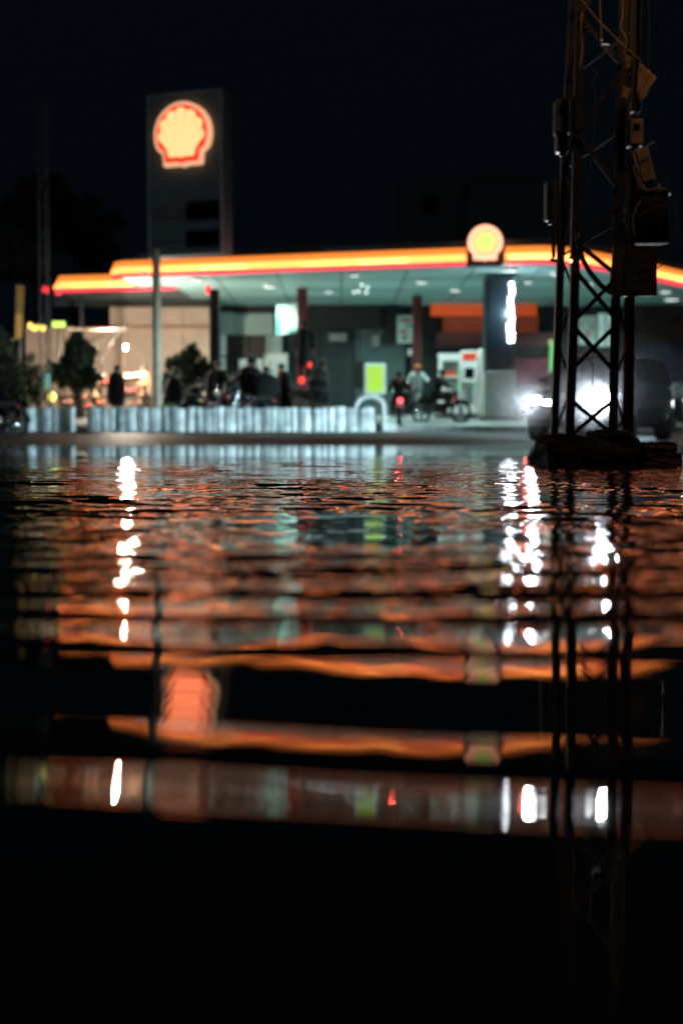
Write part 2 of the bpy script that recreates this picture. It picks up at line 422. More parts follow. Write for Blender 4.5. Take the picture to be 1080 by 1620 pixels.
def fascia(parent, path, zb_, h, nseg, cap=True):  # glow fading up the backlit panel is stepped into separate emission colours
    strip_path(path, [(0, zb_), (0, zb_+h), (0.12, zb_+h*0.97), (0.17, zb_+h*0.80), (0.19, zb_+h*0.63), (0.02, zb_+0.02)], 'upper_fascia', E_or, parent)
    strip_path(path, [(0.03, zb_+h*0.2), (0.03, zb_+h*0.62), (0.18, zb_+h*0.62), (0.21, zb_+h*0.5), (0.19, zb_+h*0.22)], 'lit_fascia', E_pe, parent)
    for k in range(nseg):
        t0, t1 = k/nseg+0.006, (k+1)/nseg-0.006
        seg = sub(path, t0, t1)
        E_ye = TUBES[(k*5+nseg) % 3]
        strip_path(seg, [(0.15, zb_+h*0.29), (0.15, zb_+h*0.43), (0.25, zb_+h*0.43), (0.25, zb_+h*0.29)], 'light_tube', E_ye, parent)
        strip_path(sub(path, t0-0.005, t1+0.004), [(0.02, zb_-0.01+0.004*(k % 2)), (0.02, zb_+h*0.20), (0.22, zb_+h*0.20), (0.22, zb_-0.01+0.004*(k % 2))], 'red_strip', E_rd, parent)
A_left = (P(196, 430, 45.3).x, 45.3)
A_mid = (P(738, 410, 42.0).x, 42.0)
A_r0 = (P(800, 410, 41.75).x, 41.75)
canopy = thing('station_canopy', 'long flat forecourt canopy with glowing orange fascia and red lower strip', 'canopy')
left_path = [A_left, A_mid]
right_path = smooth_path([A_r0, (P(868, 400, 41.6).x, 41.6), (P(925, 400, 42.7).x, 42.7), (P(1000, 400, 45.0).x, 45.0), (P(1085, 400, 48.6).x, 48.6), (15.5, 54.0), (18, 60)], 5)
H = S(28, 42)
lc = [(A_left[0]-0.25, A_left[1]+0.7), (A_left[0]-0.2, A_left[1]+0.25)] + left_path
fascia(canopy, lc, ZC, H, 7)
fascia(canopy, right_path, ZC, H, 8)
# roof slab
for x in range(-6, 14, 2):
    for_y = 43.2 if x < 7 else 46.5
    MB().box((x, (for_y+57)/2, ZC+0.027), (0.05, 57-for_y, 0.012)).build('soffit_joint', M_roofm, canopy)
for y in (46, 49.5, 53):
    MB().box((2.5, y, ZC+0.022), (15.0, 0.05, 0.012)).build('soffit_joint', M_roofm, canopy)
poly = lc+[A_r0]+right_path[1:]+[(16, 62), (-6.3, 58)]
def slab(poly, z0, z1, name, m, parent, inset=0.0):
    cx = sum(p[0] for p in poly)/len(poly); cyy = sum(p[1] for p in poly)/len(poly)
    pp = [(x+(cx-x)*inset, y+(cyy-y)*inset) for x, y in poly]
    V = [(x, y, z0) for x, y in pp]+[(x, y, z1) for x, y in pp]; n = len(pp)
    F = [tuple(range(n))[::-1], tuple(range(n, 2*n))]+[(i, (i+1) % n, n+(i+1) % n, n+i) for i in range(n)]
    return loose_mesh(name, V, F, m, parent)
slab(poly, ZC+0.03, ZC+0.10, 'soffit', M_under, canopy, 0.004)
slab(poly, ZC+0.11, ZC+H+0.06, 'roof', M_roofm, canopy, 0.004)
slab(poly, ZC+H+0.07, ZC+H+0.22, 'roof_edge', M_roofm, canopy, 0.03)
# emblem box on the corner
M_panel = mat('dark_panel', (0.03, 0.04, 0.045), 0.5)
ex, ey = P(766, 400, 41.7).x, 41.7
z0_, z1_ = P(0, 421, 41.7).z, P(0, 384, 41.7).z
MB().box((ex, ey+0.12, (z0_+z1_)/2), (S(56, 41.7), 0.34, z1_-z0_), bev=0.02).build('corner_panel', M_panel, canopy)
E_rim2 = mat('small_emblem_rim_lit', (0.8, 0.7, 0.5), 0.4, emit=(2.0, 0.85, 0.50), es=1.0)
E_red2 = mat('small_emblem_border_lit', (0.7, 0.3, 0.05), 0.4, emit=(2.0, 0.62, 0.34), es=1.0)
E_fan2 = mat('small_emblem_yellow_lit', (0.7, 0.8, 0.2), 0.4, emit=(0.85, 1.0, 0.26), es=1.0)
emblem(canopy, (ex, ey-0.10, P(0, 385, 41.7).z), S(27, 41.7), E_rim2, E_red2, E_fan2, E_rim2, 0.14, 0.76, 0.60, False)
# downlights
DL = [(427, 454, 0.22), (310, 443, 0.2), (667, 447, 0.2), (560, 436, 0.16), (880, 434, 0.2), (805, 428, 0.24), (1052, 462, 0.2), (1062, 474, 0.28), (835, 447, 0.14), (930, 450, 0.16), (720, 460, 0.18), (520, 462, 0.16)]
for px, py, r in DL:
    dd = (ZC-0.3)*1.0/((678-py)/2250.0)
    x = P(px, py, dd).x
    fx = MB().cyl((x, dd, ZC-0.05), (x, dd, ZC+0.03), r, r*1.1, 16).build('downlight', M_white, canopy)
    MB().cyl((x, dd, ZC-0.07), (x, dd, ZC-0.048), r*0.85, None, 16).build('lens', E_down, fx)
# chandelier-like cluster of small bulbs
for px, py in ((572, 451), (567, 461), (581, 455), (560, 462), (579, 463), (588, 441)):
    dd = 47.5; p = P(px, py, dd)
    o = MB().cyl((p.x, dd, p.z), (p.x, dd, ZC+0.04), 0.008, None, 6).build('pendant', M_grey, canopy)
    MB().ball((p.x, dd, p.z), 0.05, 2).build('bulb', mat('pendant_bulb', (1, 1, 1), 0.3, emit=(0.8, 1, 0.97), es=1.6), o, True)
for x, y in ((2.6, 44.0), (5.6, 43.8), (-2.7, 47), (0.8, 46.5), (4.0, 48.0), (7.5, 48), (1.0, 52), (9.0, 53), (-2.5, 51)):
    light('canopy_light', 'SPOT', (x, y, ZC-0.10), 400, (0.58, 1.0, 0.93), canopy, (0, 0, 0), spot_size=R(150), spot_blend=.6, shadow_soft_size=.15)
# columns
def column_thing(px0, px1, D, py_top, m, label, name='canopy_column', rr=None):
    w = S(px1-px0, D); x = P((px0+px1)/2, 500, D).x; z0 = fz(D); zt_ = P(0, py_top, D).z
    t = thing(name, label, 'column', (x, D, z0))
    MB().box((0, 0, (zt_-z0)/2), (w, w, zt_-z0), bev=w*0.12).build('shaft', m, t)
    MB().box((0, 0, 0.06), (w*1.3, w*1.3, 0.12), bev=0.01).build('plinth', M_concrete, t)
    return t
M_blk = mat('dark_blue_cladding', (0.010, 0.022, 0.032), 0.35)
M_redcol = mat('dark_red_paint', (0.10, 0.012, 0.012), 0.5)
mc = column_thing(765, 812, 44.5, 437, M_blk, 'thick dark blue column under the round corner emblem, with a glowing tube')
MB().box((0, -0.02, 0.75), (S(47, 44.5)+0.03, S(47, 44.5)+0.03, 1.5), bev=0.03).build('lower_lit_sleeve', mat('pump_lit_tone', (0.40, 0.45, 0.42), 0.5), mc)  # paler sleeve: pump light on the lower column put into its colour
E_tube = mat('white_tube_light', (1, 1, 1), 0.3, emit=(0.86, 0.95, 1.0), es=14)
hh = S(47, 44.5)/2
zl = [P(0, p, 44.3).z-mc.location.z for p in (448, 456, 470, 485, 500, 512, 525, 543)]
for i in range(len(zl)-1):
    MB().cyl((hh*0.68+0.03*math.sin(i*2.1), -hh-0.09, zl[i+1]+0.02), (hh*0.68+0.03*math.sin(i*2.1), -hh-0.09, zl[i]-0.02), 0.055+0.035*(i > 4), None, 10).build('tube_lamp', E_tube, mc, True)
light('tube_glow', 'POINT', (hh*0.68, -hh-0.35, (zl[0]+zl[-1])/2), 60, (0.8, 0.93, 1), mc, shadow_soft_size=0.1)
c1 = column_thing(470, 486, 49, 446, M_redcol, 'slim dark red column rising behind the standing cart rider')
c2 = column_thing(652, 667, 51, 468, M_redcol, 'slim dark red column behind the bright uniformed attendant')
c3 = column_thing(332, 347, 45.8, 458, M_black, 'slim black column with a red lamp on top beside the tan wall')
E_redl = mat('red_lamp', (0.6, 0.02, 0.02), 0.4, emit=(1.0, 0.04, 0.05), es=2.0)
MB().ball((S(-9, 45.8), -0.05, P(0, 459, 45.8).z-c3.location.z), (0.10, 0.08, 0.16), 2).build('red_lamp', E_redl, c3, True)

# second canopy behind, at the left
can2 = thing('side_canopy', 'lower side canopy wing with glowing peach fascia left of the sign pole', 'canopy')
p2 = [(P(97, 450, 49.6).x-0.15, 50.4), (P(97, 450, 49.6).x, 49.6), (P(280, 450, 48.6).x, 48.6)]
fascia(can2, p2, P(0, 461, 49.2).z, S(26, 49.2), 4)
slab(p2+[(P(288, 450, 48.6).x, 57), (p2[0][0], 57)], P(0, 461, 49.2).z+0.05, P(0, 461, 49.2).z+S(26, 49.2)+0.05, 'roof', M_roofm, can2, 0.01)
MB().cyl((p2[0][0]+0.4, 52, fz(52)), (p2[0][0]+0.4, 52, P(0, 461, 49.2).z+0.06), 0.09).build('post', M_black, can2)
MB().box((P(73, 458, 49.5).x, 49.5, P(0, 458, 49.5).z), (0.2, 0.12, 0.22), ry=0.4, bev=0.02).build('red_end_lamp', E_redl, can2)

# ------------------------------------------------------------------ buildings behind
M_wall = mat('dark_teal_plaster', (0.02, 0.035, 0.042), 0.7, scale=1)
M_teal = mat('teal_plaster', (0.09, 0.16, 0.17), 0.7, var=0.15, scale=1)
M_tealw = mat('pale_teal_board', (0.42, 0.55, 0.54), 0.5, var=0.12, scale=2)
M_maroon = mat('maroon_board', (0.14, 0.045, 0.05), 0.6, var=0.3, scale=1)
M_marwin = mat('brown_window', (0.022, 0.013, 0.013), 0.4)
def prect(mb, x0, y0, x1, y1, D, th=0.06, dy=0):
    a = P(x0, y0, D); b = P(x1, y1, D)
    mb.box(((a.x+b.x)/2, D+dy, (a.z+b.z)/2), (abs(b.x-a.x), th, abs(a.z-b.z))); return mb
store = thing('station_shop', 'long low station shop building with dark walls and lit panels behind the pumps', 'shop')
DS = 56.0
def srect(name, m, x0, y0, x1, y1, D=DS, th=0.06, parent=None):
    return prect(MB(), x0, y0, x1, y1, D, th).build(name, m, parent or store)
w_ = MB(); a = P(345, 455, DS+0.3); b = P(1200, 660, DS+0.3)
w_.box(((a.x+b.x)/2, DS+4.3, (ZC+0.0+0.7)/2), (b.x-a.x, 8, ZC-0.7)); w_.build('wall', M_wall, store)
srect('dark_header', M_black, 350, 470, 470, 492, DS-0.1)
srect('white_fascia_board', mat('white_board', (0.66, 0.72, 0.72), 0.5, var=0.1), 349, 494, 369, 530, DS-0.1)
srect('pale_fascia_board', M_tealw, 369, 496, 432, 530, DS-0.1)
srect('window', M_marwin, 360, 531, 420, 566, DS-0.15)
srect('pale_wall_panel', M_tealw, 421, 531, 446, 562, DS-0.12)
M_pk1 = mat('packet_red', (0.5, 0.06, 0.04), 0.5); M_pk2 = mat('packet_green', (0.08, 0.35, 0.2), 0.5); M_pk3 = mat('packet_yellow', (0.6, 0.45, 0.08), 0.5)
E_soft = mat('lit_shop_panel', (0.7, 0.75, 0.74), 0.5, emit=(0.62, 0.85, 0.80), es=0.16)  # light on the counters and door panels put into a faint emission
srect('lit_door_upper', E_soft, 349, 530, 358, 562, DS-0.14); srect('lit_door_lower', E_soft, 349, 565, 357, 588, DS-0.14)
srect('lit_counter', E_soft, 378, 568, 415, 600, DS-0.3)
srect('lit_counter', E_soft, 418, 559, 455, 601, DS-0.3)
srect('black_sign_panel', mat('black_sign', (0.006, 0.008, 0.01), 0.5), 490, 470, 603, 520, DS-0.4, 0.3)
srect('doorway', mat('dark_doorway', (0.012, 0.03, 0.036), 0.5), 500, 521, 560, 665, DS-0.2)
srect('teal_wall_panel', M_teal, 562, 521, 640, 665, DS-0.15)
srect('notice_box', M_black, 608, 478, 632, 545, DS-0.45, 0.2)
srect('window', M_black, 563, 572, 576, 612, DS-0.3)
srect('lit_shop_poster', mat('pale_poster', (0.5, 0.62, 0.6), 0.5, emit=(0.3, 0.6, 0.55), es=0.12), 628, 499, 660, 543, DS-0.6)
E_orng = mat('orange_signboard', (0.75, 0.13, 0.03), 0.5, emit=(1.0, 0.10, 0.02), es=0.28, var=0.35, scale=0.7)
srect('orange_signboard', E_orng, 681, 478, 848, 500, DS-0.5, 0.2)
srect('brown_signboard', mat('brown_orange_board', (0.34, 0.06, 0.025), 0.5, emit=(1.0, 0.12, 0.04), es=0.05, var=0.4, scale=0.7), 700, 500, 850, 526, DS-0.5, 0.2)
srect('maroon_wall', M_maroon, 690, 526, 880, 548, DS-0.45, 0.2)
srect('dark_lintel', M_black, 698, 548, 860, 564, DS-0.6, 0.2)
srect('maroon_shelving', mat('maroon_shelf', (0.22, 0.03, 0.06), 0.6, var=0.6, scale=3), 800, 566, 880, 610, DS-0.5, 0.2)
srect('lit_window', mat('lit_window_teal', (0.5, 0.6, 0.6), 0.5, emit=(0.35, 0.62, 0.55), es=0.55, var=0.3), 945, 496, 972, 548, DS-0.6)
srect('lit_window', mat('lit_window_dim', (0.4, 0.5, 0.5), 0.5, emit=(0.28, 0.5, 0.42), es=0.25, var=0.4), 915, 500, 943, 545, DS-0.6)
srect('dark_signboard', mat('brown_black_board', (0.035, 0.022, 0.022), 0.6), 985, 478, 1150, 540, DS-0.6, 0.2)
text('M U', S(34, DS), P(1046, 502, DS-0.75), (R(90), 0, 0), M_black, store)
srect('blue_shutter', mat('blue_shutter', (0.03, 0.04, 0.085), 0.5), 985, 541, 1150, 640, DS-0.4, 0.1)
for x0, x1, y0, y1 in ((360, 361.5, 531, 566), (389, 390.5, 531, 566), (419, 420.5, 531, 566), (578, 579.5, 524, 600), (500, 501.5, 521, 660), (530, 531, 521, 660), (559, 560.5, 521, 660), (943, 944.5, 496, 548), (957, 958, 496, 548)):
    srect('door_frame', M_steel, x0, y0, x1, y1, DS-0.45 if x0 < 900 else DS-0.75)
rsh = random.Random(12)
for k in range(26):
    x0 = rsh.choice((380+rsh.random()*30, 421+rsh.random()*28, 700+rsh.random()*90, 915+rsh.random()*50)); y0 = rsh.choice((580, 590)) if x0 < 600 else (rsh.choice((575, 588, 600)) if x0 < 860 else rsh.choice((520, 532)))
    srect('shelf_item', rsh.choice((M_pk1, M_pk2, M_pk3, M_black, M_grey)), x0, y0-rsh.uniform(4, 8), x0+rsh.uniform(2, 5), y0, DS-0.8, 0.1)
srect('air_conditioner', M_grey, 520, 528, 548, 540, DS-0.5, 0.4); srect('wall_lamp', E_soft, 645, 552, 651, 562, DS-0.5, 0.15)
srect('meter_cabinet', M_grey, 588, 530, 600, 548, DS-0.4, 0.2)
for i, (xx, yy, c_) in enumerate(((633, 504, 0), (640, 512, 1), (633, 522, 0), (636, 532, 2))): srect('poster_block', (M_pk1, M_pk2, M_black)[c_], xx, yy, xx+16-3*i, yy+5, DS-0.66, 0.03)
# kiosk banner tilted
bn = thing('hanging_banner', 'tilted white and green banner hanging by the dark red column', 'banner', P(456, 504, 51.5))
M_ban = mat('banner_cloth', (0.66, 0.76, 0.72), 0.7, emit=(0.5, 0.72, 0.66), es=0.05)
M_gre = mat('banner_green', (0.05, 0.42, 0.28), 0.6)
k = S(1, 51.5)
MB().prism([(-17*k, 20*k), (22*k, 26*k), (17*k, -20*k), (-20*k, -27*k)], -0.01, 0.01).build('cloth', M_ban, bn)
MB().prism([(-16*k, 19*k), (-10*k, 20*k), (-13*k, -25*k), (-19*k, -26*k)], -0.02, -0.012).build('green_stripe', M_gre, bn)
MB().prism([(0*k, -18*k), (16*k, -15*k), (15*k, -19*k), (-1*k, -22*k)], -0.02, -0.012).build('green_stripe', M_gre, bn)
MB().cyl((-17*k, 0, 20*k), (-17*k, 0, ZC-bn.location.z), 0.01).cyl((22*k, 0, 26*k), (22*k, 0, ZC-bn.location.z), 0.01).build('hanger', M_grey, bn)

# dim buildings far behind
far = thing('flat_roofed_building', 'dim grey flat roofed building rising behind the canopy', 'building', (P(742, 400, 85).x, 89, 0.9))
M_far = mat('grey_render', (0.30, 0.29, 0.28), 0.8, var=0.15, scale=0.3)
def frect(name, x0, y0, x1, D, m, parent, zb=0.9, depth=6):
    a = P(x0, y0, D); b = P(x1, y0, D)
    return MB().box(((a.x+b.x)/2-parent.location.x, D+depth/2-parent.location.y, (a.z+zb)/2-parent.location.z), (b.x-a.x, depth, a.z-zb)).build(name, m, parent)
frect('lower_wing', 633, 284, 740, 86, M_far, far)
frect('upper_block', 741, 280, 850, 85, M_far, far)
wn = MB()
prect(wn, 668, 310, 692, 340, 85.98, 0.05)
o = wn.build('window', M_black, far); o.location = (-far.location.x, -far.location.y, -far.location.z)
o = prect(MB(), 742, 278, 852, 282, 84.9, 0.3).build('parapet_coping', M_far, far); o.location = (-far.location.x, -far.location.y, -far.location.z)

# tan wall
M_tan = mat('tan_plaster', (0.52, 0.38, 0.30), 0.8, var=0.14, scale=1.4, bump=0.004)
DW = 53.0
tw = thing('boundary_wall', 'tan plastered wall behind the roadside stall, seamed into panels', 'wall', (P(200, 600, DW).x, DW, fz(DW)))
def trect(name, m, x0, y0, x1, y1, D, th):
    o = prect(MB(), x0, y0, x1, y1, D, th).build(name, m, tw); o.location = -tw.location; return o
trect('lower_wall', M_tan, 42, 518, 332, 668, DW, 0.2)
trect('upper_band', M_tan, 175, 486, 332, 515, DW-0.05, 0.2)
trect('ledge', mat('ledge_brown', (0.30, 0.17, 0.10), 0.8), 175, 515, 332, 518.5, DW-0.16, 0.2)
for px in (104, 232, 289): trect('seam', M_bark, px, 488 if px > 175 else 519, px+1.6, 660, DW-0.13, 0.06)
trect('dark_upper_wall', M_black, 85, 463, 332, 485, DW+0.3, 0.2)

# ------------------------------------------------------------------ fence
M_fence = mat('white_fence_paint', (0.70, 0.76, 0.77), 0.55, var=0.5, scale=3.1, bump=0.003)
fen = thing('slab_fence', 'low fence of narrow white upright slabs along the kerb', 'fence', (0, 40.2, 0.2))
D = 40.2
i = 0; px = 36.0
rf = random.Random(3)
fb = MB(); fcnt = 0; panel = []
while px < 590:
    wd = rf.choice((7, 8, 10, 12, 15, 19))
    if not (127 < px+wd/2 < 134):
        panel.append((px, min(px+wd, 592)))
    px += wd
def slats(ps, name='panel'):
    g = MB()
    for a, b in ps:
        xa, xb = P(a, 680, D).x, P(b, 680, D).x; w = xb-xa
        top = P(0, 645+rf.uniform(-1.6, 1.8), D).z-0.2
        n = 6; rz_ = rf.uniform(-0.5, 0.5); front = []
        for q in range(n+1):
            t = q/n; front.append((xa+0.004+(w-0.008)*t, -0.03*math.sin(math.pi*t)**0.6+rz_*0.25*(t-.5)))
        out = front+[(xb-0.004, 0.05), (xa+0.004, 0.05)]
        tl = rf.uniform(-0.012, 0.012)
        lo = [(x, y, 0.0) for x, y in out]; hi = [(x+tl, y, top) for x, y in out]
        g.loft([lo, hi])
    o = g.build(name, M_fence, fen); return o
for k0 in range(0, len(panel), 8): slats(panel[k0:k0+8])
MB().box((P(314, 680, D).x, 0.09, 0.45), (S(556, D), 0.05, 0.06)).box((P(314, 680, D).x, 0.09, 0.15), (S(556, D), 0.05, 0.06)).build('rail', M_steel, fen)
MB().cyl((P(115, 680, D).x, -0.10, 0), (P(115, 680, D).x, -0.10, 0.68), 0.055, None, 12).build('bright_post', mat('bright_post_paint', (0.85, 0.88, 0.88), 0.3), fen, True)
# kerb in front of the fence
V = []; kx = [-40, -20, -10, -6, -3, 0, 0.9]
k_ = MB(); k_.box((-19.6, 40.25, 0.10), (41.0, 0.7, 0.205), bev=0.02)
kb = k_.build('kerb', mat('dark_kerb_concrete', (0.025, 0.03, 0.033), 0.7, var=0.4, scale=3, spec=.2), None); kb['kind'] = 'structure'
kb2 = MB().box((P(608, 668, 40.9).x+0.0, 40.82, 0.30), (S(36, 40.9), 0.3, 0.30), bev=0.02).build('kerb_block', M_white)
tag(kb2, 'short white kerb block at the right end of the slab fence', 'kerb block')
kb3 = MB().box((6.0, 40.95, 0.27), (11.0, 0.14, 0.22), bev=0.02).build('forecourt_kerb', mat('pale_kerb', (0.45, 0.47, 0.46), 0.6, var=0.3)); kb3['kind'] = 'structure'
# hoop
hp = thing('tubular_hoop', 'white tubular hoop barrier at the right end of the fence', 'barrier', (P(584, 660, 40.7).x, 40.55, 0.2))
rw = S(22, 40.6); zt_ = P(0, 627, 40.6).z-0.2
pts = [(-rw, 0, 0)]+[(-rw*math.cos(math.pi*t/12), 0, zt_-rw*0.8+rw*0.8*math.sin(math.pi*t/12)) for t in range(13)]+[(rw, 0, 0)]
MB().tube(pts, 0.075, 10).build('hoop', M_white, hp, True)
MB().cyl((-rw, 0, -0.0), (-rw, 0, 0.03), 0.13).cyl((rw, 0, 0), (rw, 0, 0.03), 0.13).build('foot_plate', M_steel, hp)
# green lit sign
gs = thing('lit_sign_box', 'yellow green lit sign box in a white frame behind the hoop', 'sign', (P(593, 650, 44).x, 44, fz(44)))
zt_ = P(0, 575, 44).z-fz(44); zb_ = P(0, 624, 44).z-fz(44); ww = S(33, 44)
MB().box((0, 0, (zt_+zb_)/2), (ww, 0.16, zt_-zb_), bev=0.05).build('frame', mat('sign_frame_lit', (0.8, 0.9, 0.85), 0.4, emit=(0.55, 0.95, 0.8), es=0.5), gs)
MB().box((0, -0.09, (zt_+zb_)/2), (ww-0.17, 0.03, zt_-zb_-0.17), bev=0.01).build('screen', mat('green_screen', (0.4, 0.6, 0.1), 0.4, emit=(0.42, 0.78, 0.08), es=1.0, var=0.2), gs)
MB().cyl((0, 0.04, 0), (0, 0.04, zb_), 0.06).build('post', M_grey, gs)
MB().box((0, 0.04, 0.02), (0.5, 0.4, 0.04)).build('base', M_grey, gs)

# ------------------------------------------------------------------ pumps
M_pumpw = mat('pump_white_glow', (0.72, 0.76, 0.74), 0.35, var=0.08, emit=(0.7, 0.9, 0.85), es=0.32)  # faint emission added to the white paint so the pumps look brighter
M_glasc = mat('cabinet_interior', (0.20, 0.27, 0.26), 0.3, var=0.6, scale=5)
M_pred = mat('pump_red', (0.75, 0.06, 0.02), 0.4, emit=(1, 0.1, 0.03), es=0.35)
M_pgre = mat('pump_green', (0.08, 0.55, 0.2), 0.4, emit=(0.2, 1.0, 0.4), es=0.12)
def base_at(px, D): return (P(px, 650, D).x, D, fz(D))
D = 46.0
kz = lambda py, D_=46.0: P(0, py, D_).z-fz(D_)
cab = thing('display_cabinet', 'white framed glass cabinet of small goods beside the fuel pumps', 'cabinet', base_at(712, D))
w, h = S(36, D), kz(562)
f_ = MB()
for sx in (-1, 1): f_.box((sx*(w/2-0.04), -0.2, h/2), (0.09, 0.09, h)); f_.box((sx*(w/2-0.04), 0.25, h/2), (0.09, 0.09, h))
f_.box((0, -0.2, h-0.09), (w, 0.1, 0.18)); f_.box((0, -0.2, 0.2), (w-0.2, 0.08, 0.4)); f_.box((0, 0.03, h+0.02), (w+0.06, 0.56, 0.05))
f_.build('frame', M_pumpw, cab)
MB().box((0, 0.27, h/2), (w-0.1, 0.04, h-0.2)).build('back_panel', M_glasc, cab)
for z in (0.5, 0.9, 1.3):
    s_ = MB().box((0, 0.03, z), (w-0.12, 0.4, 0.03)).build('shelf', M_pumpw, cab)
    rr = random.Random(int(z*10))
    for q in range(5):
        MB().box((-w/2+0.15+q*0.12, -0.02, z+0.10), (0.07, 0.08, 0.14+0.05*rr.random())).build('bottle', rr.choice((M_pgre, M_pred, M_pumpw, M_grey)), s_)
def pump(px0, px1, top, label, head_m, D=46.0, sidegreen=False):
    t = thing('fuel_dispenser', label, 'fuel pump', base_at((px0+px1)/2, D), 0, 'fuel dispensers on the pump island')
    w, h = S(px1-px0, D), kz(top, D)
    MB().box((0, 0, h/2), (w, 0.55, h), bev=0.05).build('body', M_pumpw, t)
    MB().box((0, -0.285, h-0.2), (w*0.86, 0.03, 0.24)).build('header', head_m, t)
    MB().box((0, -0.285, h*0.66), (w*0.6, 0.03, h*0.16)).build('display', M_glass_dark, t)
    MB().box((0, -0.285, h*0.36), (w*0.5, 0.02, h*0.34)).build('recess', M_grey, t)
    for s_ in (-1, 1):
        n_ = MB().box((s_*w*0.36, -0.33, h*0.48), (0.06, 0.1, 0.22), rx=0.3, bev=0.01).build('nozzle', M_black if s_ < 0 else M_pgre, t)
        MB().tube([(s_*w*0.36, -0.34, h*0.42), (s_*w*0.40, -0.42, h*0.2), (s_*w*0.46, -0.38, 0.12), (s_*w*0.5, -0.3, h*0.5), (s_*w*0.5, -0.2, h*0.9)], 0.016, 6).build('hose', M_rubber, n_, True)
    if sidegreen: MB().box((w/2+0.03, 0, h*0.45), (0.05, 0.5, h*0.8), bev=0.01).build('green_side', M_pgre, t)
    return t
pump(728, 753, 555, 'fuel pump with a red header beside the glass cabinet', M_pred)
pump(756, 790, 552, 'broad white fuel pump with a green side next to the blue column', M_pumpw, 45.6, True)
isl = MB().box((P(742, 650, 45.8).x, 45.8, 0.72), (S(112, 45.8), 1.1, 0.14), bev=0.03).build('pump_island', M_concrete); isl['kind'] = 'structure'
pl = thing('green_post', 'narrow green lit post just left of the steel tower', 'post', base_at(873, 47))
MB().box((0, 0, kz(541, 47)/2), (S(9, 47), 0.2, kz(541, 47)), bev=0.03).build('shaft', mat('green_post_lit', (0.2, 0.6, 0.2), 0.4, emit=(0.25, 0.9, 0.3), es=0.35), pl)
MB().box((0, -0.02, kz(541, 47)), (S(12, 47), 0.3, 0.12), bev=0.02).build('cap', mat('yellow_cap', (0.6, 0.6, 0.1), 0.4, emit=(0.8, 0.8, 0.2), es=0.3), pl)

# ------------------------------------------------------------------ steel lattice tower in the water
DT = 11.8
def tp(px, py, D=DT): return P(px, py, D)
tb = tp(934, 690)
tower = thing('lattice_pole', 'dark steel lattice pole hung with boxes and cables, standing in the water', 'lattice pole', (tb.x, 12.0, 0.0))
TO = Vector((tb.x, 12.0, 0))
legs = {}
legdef = {'A': ((876, 690), (884, 470), (892, 270), (906, 0), 12.28), 'B': ((901, 690), (909, 470), (913, 270), (919, 0), 11.80),
          'C': ((968, 690), (973, 470), (978, 270), (986, 0), 11.80), 'D': ((991, 690), (993, 470), (996, 270), (1004, 0), 12.28)}
for kx_, (a, b, c, d, dd) in legdef.items():
    pts = [tp(p[0], p[1], dd)-TO for p in (a, b, c, d)]
    e = pts[3]+(pts[3]-pts[2])*1.1; pts.append(e)
    legs[kx_] = pts
    g = MB(); w = 0.068 if kx_ in 'AB' else 0.074
    sx = 1 if kx_ in 'AB' else -1; sy = 1 if kx_ in 'BC' else -1
    pts0 = [Vector((pts[0].x, pts[0].y, 0.05))]+pts
    for q in range(len(pts0)-1): g.angle(pts0[q]-Vector((sx*w/2, 0, 0)), pts0[q+1]-Vector((sx*w/2, 0, 0)), w, 0.007, sx, sy)
    g.build('leg', M_steel, tower)
def on(leg, py):
    """point on a leg at picture height py"""
    z = tp(0, py, 11.8).z; L = legs[leg]
    if py > 690: return L[0].copy()
    for a, b in zip(L, L[1:]):
        if a.z <= z <= b.z or b is L[-1]:
            t = (z-a.z)/(b.z-a.z); return a.lerp(b, t)
def brace(l0, y0, l1, y1, w=0.030, dy=0.0, m=None):
    a = on(l0, y0); b = on(l1, y1)
    MB().bar(a+Vector((0, dy, 0)), b+Vector((0, dy, 0)), w*.8, w*.8).build('brace', m or M_steel, tower)
# front face crosses, as the picture shows them
for (l0, y0, l1, y1) in (('B', 690, 'C', 632), ('B', 634, 'C', 688), ('B', 583, 'C', 516), ('B', 518, 'C', 588), ('B', 508, 'C', 440), ('B', 430, 'C', 505),
                         ('B', 380, 'C', 326), ('B', 205, 'C', 115), ('B', 215, 'C', 300), ('B', 30, 'C', 105), ('B', 20, 'C', -80), ('B', 385, 'C', 435)):
    brace(l0, y0, l1, y1, 0.042, -0.012 if y0 > y1 else -0.02)
ys = [690, 610, 535, 465, 395, 325, 250, 175, 100, 20, -60]
for q in range(len(ys)-1):
    a, b = ('A', 'B') if q % 2 == 0 else ('B', 'A')
    brace(a, ys[q], b, ys[q+1], 0.022)
    a, b = ('C', 'D') if q % 2 else ('D', 'C')
    brace(a, ys[q], b, ys[q+1], 0.022)
    if q % 2 == 0 and ys[q] < 420: brace('A', ys[q], 'D', ys[q+1], 0.026, 0.01)
# base
rb = random.Random(5)
def rock(name, label, cat, loc, size, m, seed, parent=None, flat=0.5):
    r = random.Random(seed); g = bmesh.new(); bmesh.ops.create_cube(g, size=2)
    bmesh.ops.subdivide_edges(g, edges=g.edges[:], cuts=5, use_grid_fill=True)
    off = Vector((r.random()*50, r.random()*50, r.random()*50))
    from mathutils import noise
    for v in g.verts:
        p = v.co.copy(); s = p.normalized()*1.15; p = p.lerp(s, flat)
        p += p.normalized()*noise.fractal(p*1.3+off, 1.0, 2.0, 4)*0.20
        v.co = Vector((p.x*size[0], p.y*size[1], p.z*size[2]))
    me = bpy.data.meshes.new(name); g.to_mesh(me); g.free(); me.materials.append(m)
    o = bpy.data.objects.new(name, me); C.objects.link(o); o.location = loc
    if parent is not None: o.parent = parent
    elif label: tag(o, label, cat)
    return o
M_foot = mat('dirty_concrete_footing', (0.055, 0.05, 0.045), 0.85, var=0.5, scale=5, bump=0.02)
